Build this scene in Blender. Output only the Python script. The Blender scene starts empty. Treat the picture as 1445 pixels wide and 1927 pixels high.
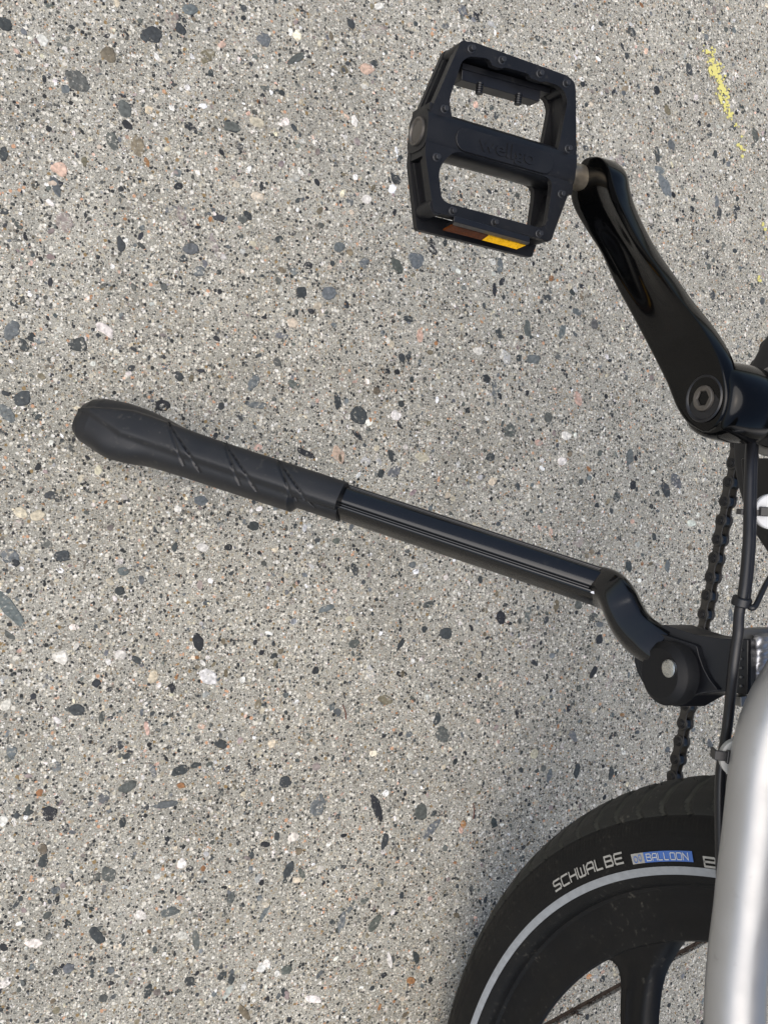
import bpy, bmesh, math, random
import numpy as np
from mathutils import Vector, Matrix
random.seed(7); rng = np.random.default_rng(11)
SC = bpy.context.scene; COL = SC.collection
A = np.array

# ---------------------------------------------------------------- camera, light, exposure
W_, H_, F_ = 1445.0, 1927.0, 1798.5
e_, b_, c_ = 1.088, .0344, -.0326
CAM = A([-.4318, .4693, .6477])
def _axes():
    d = A([math.cos(e_)*math.cos(b_), math.cos(e_)*math.sin(b_), -math.sin(e_)])
    up = A([-math.sin(b_), math.cos(b_), 0.]); r = np.cross(d, up)
    return d, r*math.cos(c_)-up*math.sin(c_), up*math.cos(c_)+r*math.sin(c_)
CD, CR, CU = _axes()
cd = bpy.data.cameras.new('camera'); cam = bpy.data.objects.new('camera', cd); COL.objects.link(cam)
cam.matrix_world = Matrix(((CR[0], CU[0], -CD[0], CAM[0]), (CR[1], CU[1], -CD[1], CAM[1]), (CR[2], CU[2], -CD[2], CAM[2]), (0, 0, 0, 1)))
cd.sensor_fit = 'VERTICAL'; cd.sensor_height = 36.0; cd.lens = 36.0*F_/H_; cd.clip_start = .01; cd.clip_end = 500
SC.camera = cam
SUN_EL, SUN_AZ = math.radians(62), math.radians(262)     # azimuth measured from +Y clockwise
wd = bpy.data.worlds.new('World'); SC.world = wd; wd.use_nodes = True
nt = wd.node_tree; sky = nt.nodes.new('ShaderNodeTexSky'); sky.sky_type = 'NISHITA'; sky.sun_disc = False
sky.sun_elevation = SUN_EL; sky.sun_rotation = SUN_AZ; sky.dust_density = 3.0; sky.air_density = 1.0; sky.ozone_density = 1.0
nt.links.new(sky.outputs[0], nt.nodes['Background'].inputs[0]); nt.nodes['Background'].inputs[1].default_value = .082
sl = bpy.data.lights.new('sun', 'SUN'); sl.energy = 1.5; sl.angle = math.radians(75); sl.color = (1, .95, .88)
sun = bpy.data.objects.new('sun', sl); COL.objects.link(sun)
sdir = Vector((math.sin(SUN_AZ)*math.cos(SUN_EL), math.cos(SUN_AZ)*math.cos(SUN_EL), math.sin(SUN_EL)))
sun.rotation_euler = sdir.to_track_quat('Z', 'Y').to_euler()
SC.view_settings.view_transform = 'Standard'; SC.view_settings.look = 'None'; SC.view_settings.exposure = 0.80; SC.view_settings.gamma = 1

# ---------------------------------------------------------------- measuring helpers (photo position -> point at a known real depth)
def ray(x, y): return CD*F_+CR*(x-W_/2)-CU*(y-H_/2)
def onz(x, y, z=0.): v = ray(x, y); return CAM+v*(z-CAM[2])/v[2]
def onx(x, y, X): v = ray(x, y); return CAM+v*(X-CAM[0])/v[0]
def onplane(x, y, p, n): v = ray(x, y); return CAM+v*(np.dot(A(p)-CAM, n)/np.dot(v, n))
def nrm(v): v = A(v, float); return v/np.linalg.norm(v)
def catmull(pts, n):
    P = A(pts, float); P = np.vstack([2*P[0]-P[1], P, 2*P[-1]-P[-2]]); out = []
    for i in range(1, len(P)-2):
        for k in range(n):
            t = k/n
            out.append(.5*((2*P[i])+(-P[i-1]+P[i+1])*t+(2*P[i-1]-5*P[i]+4*P[i+1]-P[i+2])*t*t+(-P[i-1]+3*P[i]-3*P[i+1]+P[i+2])*t**3))
    out.append(P[-2]); return A(out)

# ---------------------------------------------------------------- materials
def new_mat(name):
    m = bpy.data.materials.new(name); m.use_nodes = True; t = m.node_tree
    return m, t, t.nodes['Principled BSDF'], (lambda k: t.nodes.new(k)), t.links.new
def coords(t, N, L):
    c = N('ShaderNodeTexCoord'); return c.outputs['Object']
def simple(name, col, rough, metal=0., spec=.5, bump=0., bscale=400., var=.0, vscale=60., coat=0., dust=0.):
    m, t, P, N, L = new_mat(name)
    P.inputs['Base Color'].default_value = (*col, 1); P.inputs['Roughness'].default_value = rough
    P.inputs['Metallic'].default_value = metal; P.inputs['Specular IOR Level'].default_value = spec
    P.inputs['Coat Weight'].default_value = coat; P.inputs['Coat Roughness'].default_value = .06
    co = coords(t, N, L)
    n = N('ShaderNodeTexNoise'); n.inputs['Scale'].default_value = vscale; n.inputs['Detail'].default_value = 5; L(co, n.inputs['Vector'])
    r = N('ShaderNodeMapRange'); r.inputs['From Min'].default_value = .3; r.inputs['From Max'].default_value = .7
    r.inputs['To Min'].default_value = rough-.08*(1 if rough > .15 else .3); r.inputs['To Max'].default_value = rough+.10*(1 if rough > .15 else .3); L(n.outputs[0], r.inputs[0]); L(r.outputs[0], P.inputs['Roughness'])
    last = None
    if var > 0 or dust > 0:
        mx = N('ShaderNodeMix'); mx.data_type = 'RGBA'; mx.inputs[6].default_value = (*[c*(1-var) for c in col], 1); mx.inputs[7].default_value = (*[c*(1+var) for c in col], 1)
        L(n.outputs[0], mx.inputs[0]); last = mx.outputs[2]
        if dust > 0:   # dried specks and scuffs
            v = N('ShaderNodeTexNoise'); v.inputs['Scale'].default_value = 260; v.inputs['Detail'].default_value = 3; L(co, v.inputs['Vector'])
            v2 = N('ShaderNodeTexNoise'); v2.inputs['Scale'].default_value = 22; v2.inputs['Detail'].default_value = 4; L(co, v2.inputs['Vector'])
            a = N('ShaderNodeMapRange'); a.inputs['From Min'].default_value = .60; a.inputs['From Max'].default_value = .74; L(v.outputs[0], a.inputs[0])
            b = N('ShaderNodeMapRange'); b.inputs['From Min'].default_value = .42; b.inputs['From Max'].default_value = .75; L(v2.outputs[0], b.inputs[0])
            ml = N('ShaderNodeMath'); ml.operation = 'MULTIPLY'; L(a.outputs[0], ml.inputs[0]); L(b.outputs[0], ml.inputs[1])
            ad = N('ShaderNodeMath'); ad.operation = 'MULTIPLY_ADD'; L(b.outputs[0], ad.inputs[0]); ad.inputs[1].default_value = .05; L(ml.outputs[0], ad.inputs[2])
            sc = N('ShaderNodeMath'); sc.operation = 'MULTIPLY'; sc.inputs[1].default_value = dust; L(ad.outputs[0], sc.inputs[0])
            m2 = N('ShaderNodeMix'); m2.data_type = 'RGBA'; L(sc.outputs[0], m2.inputs[0]); L(last, m2.inputs[6]); m2.inputs[7].default_value = (.16, .15, .125, 1); last = m2.outputs[2]
        L(last, P.inputs['Base Color'])
    if bump > 0:
        nb = N('ShaderNodeTexNoise'); nb.inputs['Scale'].default_value = bscale; nb.inputs['Detail'].default_value = 3; L(co, nb.inputs['Vector'])
        bp = N('ShaderNodeBump'); bp.inputs['Strength'].default_value = bump; bp.inputs['Distance'].default_value = .0004; L(nb.outputs[0], bp.inputs['Height']); L(bp.outputs[0], P.inputs['Normal'])
    return m
M = {}
M['pedal'] = simple('painted_pedal_metal', (.0050, .0054, .0068), .40, bump=.22, bscale=1800, var=.3, spec=.40, dust=.16)
M['gloss'] = simple('gloss_black_paint', (.0012, .0013, .0015), .11, spec=.28, var=.2, dust=.018)
M['leg'] = simple('anodised_black', (.0030, .0033, .0040), .13, spec=.55, bump=.03, bscale=900, var=.3, dust=.05)
M['cast'] = simple('cast_black_metal', (.005, .0055, .0075), .38, spec=.4, bump=.10, bscale=1200, var=.25)
M['rubber'] = simple('black_rubber', (.0085, .0092, .0112), .43, spec=.5, bump=.22, bscale=1500, var=.4, vscale=40, dust=.35)
M['tyre'] = simple('tyre_rubber', (.0045, .0047, .0050), .58, spec=.22, bump=.4, bscale=1100, var=.5, vscale=70, dust=.45)
M['tread'] = simple('dusty_tread_rubber', (.0160, .0168, .0155), .62, spec=.3, bump=.6, bscale=900, var=.8, vscale=60, dust=.9)
M['groove'] = simple('dust_in_grooves', (.055, .055, .047), .8, spec=.2, bump=.5, bscale=900, var=.6, vscale=90)
M['matt'] = simple('matt_black_cast', (.0045, .0048, .0058), .6, spec=.3, bump=.2, bscale=1500, var=.3)
M['rim'] = simple('rim_black', (.0028, .0032, .0042), .45, spec=.24, bump=.1, bscale=500, var=.4, dust=.50)
M['chain'] = simple('oiled_chain_steel', (.050, .047, .043), .42, metal=.3, var=.5, vscale=200)
M['roller'] = simple('bare_roller_steel', (.075, .075, .075), .30, metal=1., var=.3, vscale=200)
M['plastic'] = simple('black_plastic', (.008, .0085, .0105), .36, spec=.5, var=.3)
M['silver'] = simple('satin_silver_paint', (.38, .382, .382), .38, metal=.65, var=.04, bump=.04, bscale=2500, dust=.25)
M['cup'] = simple('grey_metal_cup', (.22, .22, .215), .42, metal=.7, var=.2)
M['weld'] = simple('bright_weld', (.62, .62, .63), .34, metal=.8, bump=.12, bscale=160, var=.15)
M['steel'] = simple('zinc_steel', (.55, .56, .55), .26, metal=1., bump=.3, bscale=700, var=.3, vscale=300)
M['spindle'] = simple('worn_spindle_steel', (.30, .26, .20), .40, metal=.8, bump=.4, bscale=500, var=.6, vscale=160)
M['socket'] = simple('grey_bolt', (.13, .12, .108), .42, metal=.7, var=.3, vscale=300)
M['chrome'] = simple('polished_boss', (.60, .61, .62), .2, metal=.8)
M['bossw'] = simple('white_boss', (.55, .56, .57), .4)
M['pin'] = simple('worn_pin_metal', (.030, .031, .034), .38, metal=.2, var=.4)
M['boss'] = simple('cream_boss', (.40, .40, .38), .4, var=.05)
M['stripe'] = simple('reflective_stripe', (.30, .32, .34), .45, metal=.25, bump=.3, bscale=900, var=.22, vscale=240)
M['print'] = simple('grey_print', (.34, .335, .31), .5, var=.2, vscale=300)
M['printl'] = simple('pale_print', (.50, .52, .53), .5, var=.1)
M['blueprint'] = simple('blue_print', (.055, .14, .42), .5, var=.15, vscale=300)
M['amber'] = simple('amber_lens_bright', (.95, .50, .0), .28, bump=.8, bscale=1600, var=.35, vscale=500, spec=.6)  # light thrown back by the lens is painted into this colour
M['amberdark'] = simple('amber_lens_dark', (.075, .020, .003), .16, bump=.6, bscale=1600, var=.5, vscale=300, spec=.6)  # same lens, with shade painted into the colour
M['debris'] = simple('brown_debris', (.05, .035, .025), .9, var=.7, vscale=300)
M['yellow'] = simple('yellow_paint', (.68, .62, .20), .75, var=.15, vscale=300)

def ramp_mat(node, stops):
    cr = node.color_ramp
    while len(cr.elements) > 1: cr.elements.remove(cr.elements[-1])
    cr.elements[0].position = stops[0][0]; cr.elements[0].color = (*stops[0][1], 1)
    for p, c in stops[1:]: q = cr.elements.new(p); q.color = (*c, 1)
CEM = ((.355, .340, .288), (.47, .450, .385))
def cement_nodes(t, N, L):
    """fine sand-and-cement colour shared by slab and the film over the pebbles; returns colour socket, height socket"""
    co = N('ShaderNodeTexCoord').outputs['Object']
    # warp
    wn = N('ShaderNodeTexNoise'); wn.inputs['Scale'].default_value = 700; wn.inputs['Detail'].default_value = 2; L(co, wn.inputs['Vector'])
    ws = N('ShaderNodeVectorMath'); ws.operation = 'SCALE'; ws.inputs['Scale'].default_value = .0011; L(wn.outputs['Color'], ws.inputs[0])
    wa = N('ShaderNodeVectorMath'); wa.operation = 'ADD'; L(co, wa.inputs[0]); L(ws.outputs[0], wa.inputs[1]); wc = wa.outputs[0]
    n1 = N('ShaderNodeTexNoise'); n1.inputs['Scale'].default_value = 16; n1.inputs['Detail'].default_value = 8; n1.inputs['Roughness'].default_value = .62; L(co, n1.inputs['Vector'])
    r1 = N('ShaderNodeMapRange'); r1.inputs['From Min'].default_value = .35; r1.inputs['From Max'].default_value = .65; L(n1.outputs[0], r1.inputs[0])
    mx = N('ShaderNodeMix'); mx.data_type = 'RGBA'; mx.inputs[6].default_value = (*CEM[0], 1); mx.inputs[7].default_value = (*CEM[1], 1); L(r1.outputs[0], mx.inputs[0]); col = mx.outputs[2]
    # very fine mottling
    n2 = N('ShaderNodeTexNoise'); n2.inputs['Scale'].default_value = 900; n2.inputs['Detail'].default_value = 3; n2.inputs['Roughness'].default_value = .7; L(co, n2.inputs['Vector'])
    r2 = N('ShaderNodeMapRange'); r2.inputs['From Min'].default_value = .30; r2.inputs['From Max'].default_value = .70; r2.inputs['To Min'].default_value = .50; r2.inputs['To Max'].default_value = 1.42; L(n2.outputs[0], r2.inputs[0])
    mm = N('ShaderNodeMix'); mm.data_type = 'RGBA'; mm.blend_type = 'MULTIPLY'; mm.inputs[0].default_value = 1; L(col, mm.inputs[6]); L(r2.outputs[0], mm.inputs[7]); col = mm.outputs[2]
    grain = [(0, (.035, .037, .037)), (.17, (.095, .095, .085)), (.30, (.20, .18, .145)), (.42, (.38, .335, .25)), (.52, (.60, .55, .43)), (.62, (.78, .74, .64)), (.86, (.82, .79, .72)), (.93, (.62, .36, .22)), (.96, (.30, .21, .10))]
    for sc, thr, hi in ((1300, .44, .16), (720, .47, .20), (420, .46, .16), (250, .34, .16)):
        v = N('ShaderNodeTexVoronoi'); v.voronoi_dimensions = '3D'; v.inputs['Scale'].default_value = sc; L(wc, v.inputs['Vector'])
        sp = N('ShaderNodeSeparateColor'); L(v.outputs['Color'], sp.inputs[0])
        rp = N('ShaderNodeValToRGB'); rp.color_ramp.interpolation = 'CONSTANT'; ramp_mat(rp, grain); L(sp.outputs[0], rp.inputs[0])
        rad = N('ShaderNodeMath'); rad.operation = 'MULTIPLY_ADD'; L(sp.outputs[1], rad.inputs[0]); rad.inputs[1].default_value = thr*1.5; rad.inputs[2].default_value = -.10
        df = N('ShaderNodeMath'); df.operation = 'SUBTRACT'; L(rad.outputs[0], df.inputs[0]); L(v.outputs['Distance'], df.inputs[1])
        mk = N('ShaderNodeMapRange'); mk.inputs['From Min'].default_value = 0; mk.inputs['From Max'].default_value = .07; L(df.outputs[0], mk.inputs[0])
        m2 = N('ShaderNodeMix'); m2.data_type = 'RGBA'; L(mk.outputs[0], m2.inputs[0]); L(col, m2.inputs[6]); L(rp.outputs[0], m2.inputs[7]); col = m2.outputs[2]
    # big stains
    n3 = N('ShaderNodeTexNoise'); n3.inputs['Scale'].default_value = 5.5; n3.inputs['Detail'].default_value = 5; L(co, n3.inputs['Vector'])
    r3 = N('ShaderNodeMapRange'); r3.inputs['From Min'].default_value = .3; r3.inputs['From Max'].default_value = .7; r3.inputs['To Min'].default_value = .94; r3.inputs['To Max'].default_value = 1.05; L(n3.outputs[0], r3.inputs[0])
    m3 = N('ShaderNodeMix'); m3.data_type = 'RGBA'; m3.blend_type = 'MULTIPLY'; m3.inputs[0].default_value = 1; L(col, m3.inputs[6]); L(r3.outputs[0], m3.inputs[7]); col = m3.outputs[2]
    return col, n2.outputs[0], co
def ground_mat():
    m, t, P, N, L = new_mat('exposed_aggregate_concrete')
    col, h, co = cement_nodes(t, N, L); L(col, P.inputs['Base Color']); P.inputs['Roughness'].default_value = .82; P.inputs['Specular IOR Level'].default_value = .35
    bp = N('ShaderNodeBump'); bp.inputs['Strength'].default_value = .9; bp.inputs['Distance'].default_value = .0014; L(h, bp.inputs['Height']); L(bp.outputs[0], P.inputs['Normal'])
    return m
def pebble_mat():
    m, t, P, N, L = new_mat('embedded_pebble_stone')
    cem, h, co = cement_nodes(t, N, L)
    at = N('ShaderNodeAttribute'); at.attribute_name = 'stone'
    n = N('ShaderNodeTexNoise'); n.inputs['Scale'].default_value = 420; n.inputs['Detail'].default_value = 5; L(co, n.inputs['Vector'])
    r = N('ShaderNodeMapRange'); r.inputs['From Min'].default_value = .3; r.inputs['From Max'].default_value = .7; r.inputs['To Min'].default_value = .62; r.inputs['To Max'].default_value = 1.4; L(n.outputs[0], r.inputs[0])
    mm = N('ShaderNodeMix'); mm.data_type = 'RGBA'; mm.blend_type = 'MULTIPLY'; mm.inputs[0].default_value = 1; L(at.outputs['Color'], mm.inputs[6]); L(r.outputs[0], mm.inputs[7])
    # cement film lying over part of the stone: more where alpha is low
    n2 = N('ShaderNodeTexNoise'); n2.inputs['Scale'].default_value = 330; n2.inputs['Detail'].default_value = 6; n2.inputs['Roughness'].default_value = .7; L(co, n2.inputs['Vector'])
    sub = N('ShaderNodeMath'); sub.operation = 'SUBTRACT'; L(at.outputs['Alpha'], sub.inputs[0]); L(n2.outputs[0], sub.inputs[1])
    mk = N('ShaderNodeMapRange'); mk.inputs['From Min'].default_value = -.05; mk.inputs['From Max'].default_value = .05; L(sub.outputs[0], mk.inputs[0])
    m2 = N('ShaderNodeMix'); m2.data_type = 'RGBA'; L(mk.outputs[0], m2.inputs[0]); L(cem, m2.inputs[6]); L(mm.outputs[2], m2.inputs[7])
    L(m2.outputs[2], P.inputs['Base Color']); P.inputs['Roughness'].default_value = .62; P.inputs['Specular IOR Level'].default_value = .4
    bp = N('ShaderNodeBump'); bp.inputs['Strength'].default_value = .5; bp.inputs['Distance'].default_value = .0007; L(n.outputs[0], bp.inputs['Height']); L(bp.outputs[0], P.inputs['Normal'])
    return m

# ---------------------------------------------------------------- object helpers
ORIG = {}
def link_mesh(name, verts, faces, mat, parent=None, smooth=None, bevel=0., seg=2, label=None, recenter=True):
    V = A(verts, float); c = (V.min(0)+V.max(0))/2 if recenter else A([0., 0, 0])
    me = bpy.data.meshes.new(name); me.from_pydata((V-c).tolist(), [], faces); me.validate(); me.update()
    if isinstance(mat, (list, tuple)):
        for q in mat: me.materials.append(q)
    else: me.materials.append(mat)
    bm = bmesh.new(); bm.from_mesh(me); bmesh.ops.recalc_face_normals(bm, faces=bm.faces); bm.to_mesh(me); bm.free()
    o = bpy.data.objects.new(name, me); COL.objects.link(o)
    if parent is not None: o.parent = parent; o.location = Vector(c-ORIG.get(parent.name, A([0., 0, 0])))
    else: o.location = Vector(c)
    ORIG[o.name] = c
    if smooth is not None:
        me.shade_smooth() if smooth >= 180 else me.set_sharp_from_angle(angle=math.radians(smooth))
        if smooth < 180:
            for p in me.polygons: p.use_smooth = True
    if bevel > 0:
        b = o.modifiers.new('bevel', 'BEVEL'); b.width = bevel; b.segments = seg; b.limit_method = 'ANGLE'; b.angle_limit = math.radians(38); b.harden_normals = False
    if label: o['label'] = label
    return o
class MB:
    def __init__(s): s.v = []; s.f = []
    def add(s, v, f):
        k = len(s.v); s.v += [tuple(p) for p in v]; s.f += [tuple(i+k for i in q) for q in f]; return s
def grid_faces(nr, nc, wrap=True):
    f = []
    for i in range(nr-1):
        for j in range(nc if wrap else nc-1):
            f.append((i*nc+j, i*nc+(j+1) % nc, (i+1)*nc+(j+1) % nc, (i+1)*nc+j))
    return f
def lathe(prof, cy, cz, seg=64, mb=None, caps=(True, True)):
    """profile [(x,r)...] about an axis parallel to X"""
    mb = mb or MB(); v = []
    for x, r in prof:
        for j in range(seg):
            a = 2*math.pi*j/seg; v.append((x, cy+r*math.cos(a), cz+r*math.sin(a)))
    f = grid_faces(len(prof), seg)
    if caps[0]: f.append(tuple(range(seg)))
    if caps[1]: f.append(tuple(range((len(prof)-1)*seg, len(prof)*seg)))
    mb.add(v, f); return mb
def frames(path, up):
    P = A(path, float); T = np.gradient(P, axis=0); T /= np.linalg.norm(T, axis=1)[:, None]
    N = []; n = A(up, float)
    for t in T: n = n-t*np.dot(n, t); n /= np.linalg.norm(n); N.append(n)
    N = A(N); B = np.cross(T, N); return P, T, N, B
def sweep(path, section, up, mb=None, caps=True):
    """section(i,k)->list of (b,n) in metres"""
    P, T, N, B = frames(path, up); mb = mb or MB(); v = []; n = len(P)
    for i in range(n):
        s = section(i, i/(n-1))
        for b, q in s: v.append(P[i]+B[i]*b+N[i]*q)
        k = len(s)
    f = grid_faces(n, k)
    if caps: f += [tuple(range(k)), tuple(range((n-1)*k, n*k))]
    mb.add(v, f); return mb
def round_sec(r, k=20): return lambda i, t: [((r(t) if callable(r) else r)*math.cos(2*math.pi*j/k), (r(t) if callable(r) else r)*math.sin(2*math.pi*j/k)) for j in range(k)]
def plate(loops, vec, mb=None):
    """flat outline (first loop) with holes (others), thickened by vec"""
    bm = bmesh.new(); edges = []
    for lp in loops:
        vs = [bm.verts.new(Vector(p)) for p in lp]
        for i in range(len(vs)): edges.append(bm.edges.new((vs[i], vs[(i+1) % len(vs)])))
    if len(loops) == 1: bm.faces.new([v for v in bm.verts])
    else: bmesh.ops.triangle_fill(bm, edges=edges, use_beauty=True, use_dissolve=False)
    r = bmesh.ops.extrude_face_region(bm, geom=bm.faces[:]+[])
    bmesh.ops.translate(bm, vec=Vector(vec), verts=[g for g in r['geom'] if isinstance(g, bmesh.types.BMVert)])
    bm.verts.index_update(); mb = mb or MB(); mb.add([tuple(v.co) for v in bm.verts], [tuple(v.index for v in f.verts) for f in bm.faces]); bm.free(); return mb
def box(c, X, Y, Z, sx, sy, sz, mb=None):
    mb = mb or MB(); c, X, Y, Z = map(A, (c, X, Y, Z)); v = [c+X*sx*i/2+Y*sy*j/2+Z*sz*k/2 for i in (-1, 1) for j in (-1, 1) for k in (-1, 1)]
    mb.add(v, [(0, 1, 3, 2), (4, 6, 7, 5), (0, 4, 5, 1), (2, 3, 7, 6), (0, 2, 6, 4), (1, 5, 7, 3)]); return mb
def cyl(p, axis, r, h, seg=20, mb=None, r2=None):
    a = nrm(axis); u = nrm(np.cross(a, [.3, .5, .8])); w = np.cross(a, u); p = A(p); r2 = r if r2 is None else r2; v = []
    for hh, rr in ((0, r), (h, r2)): v += [p+a*hh+(u*math.cos(2*math.pi*j/seg)+w*math.sin(2*math.pi*j/seg))*rr for j in range(seg)]
    mb = mb or MB(); mb.add(v, grid_faces(2, seg)+[tuple(range(seg)), tuple(range(seg, 2*seg))]); return mb
def part(name, mb, mat, parent, **k): return link_mesh(name, mb.v, mb.f, mat, parent, **k)
def roundloop(pts, r=3, n=4):
    """round the corners of a 2D pixel outline"""
    out = []; m = len(pts)
    for i in range(m):
        p0, p, p1 = A(pts[i-1], float), A(pts[i], float), A(pts[(i+1) % m], float)
        d0 = p0-p; d1 = p1-p; a = min(r, np.linalg.norm(d0)*.45); b = min(r, np.linalg.norm(d1)*.45)
        q0 = p+d0/np.linalg.norm(d0)*a; q1 = p+d1/np.linalg.norm(d1)*b
        for k in range(n+1): t = k/n; out.append(tuple((1-t)**2*q0+2*t*(1-t)*p+t*t*q1))
    return out
def zz(l, ox, oy, s): return [(ox+x/s, oy+y/s) for x, y in l]

# ---------------------------------------------------------------- ground: two slabs with a joint
JA, JB = onz(1310, 1778)[:2], onz(1035, 1927)[:2]
jd = (JA-JB)/np.linalg.norm(JA-JB); jn = A([-jd[1], jd[0]]); jm = (JA+JB)/2
if jn[1] < 0: jn = -jn
def slab(name, side):
    g = .0035; o = []
    a = jm+jn*g*side-jd*8; b = jm+jn*g*side+jd*8; c = b+jn*12*side; d = a+jn*12*side
    top = [(*p, 0.) for p in (a, b, c, d)]
    mb = plate([top], (0, 0, -.12))
    s = link_mesh(name, mb.v, mb.f, GM, None, recenter=False); s['kind'] = 'structure'; return s
GM = ground_mat(); PM = pebble_mat()
slab('pavement', 1); slab('pavement', -1)
# soil under the joint
mb = box((jm[0], jm[1], -.02), (*jd, 0), (*jn, 0), (0, 0, 1), 16, .02, .032)
s = link_mesh('joint_soil', mb.v, mb.f, M['debris'], None, recenter=False); s['kind'] = 'structure'

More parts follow.
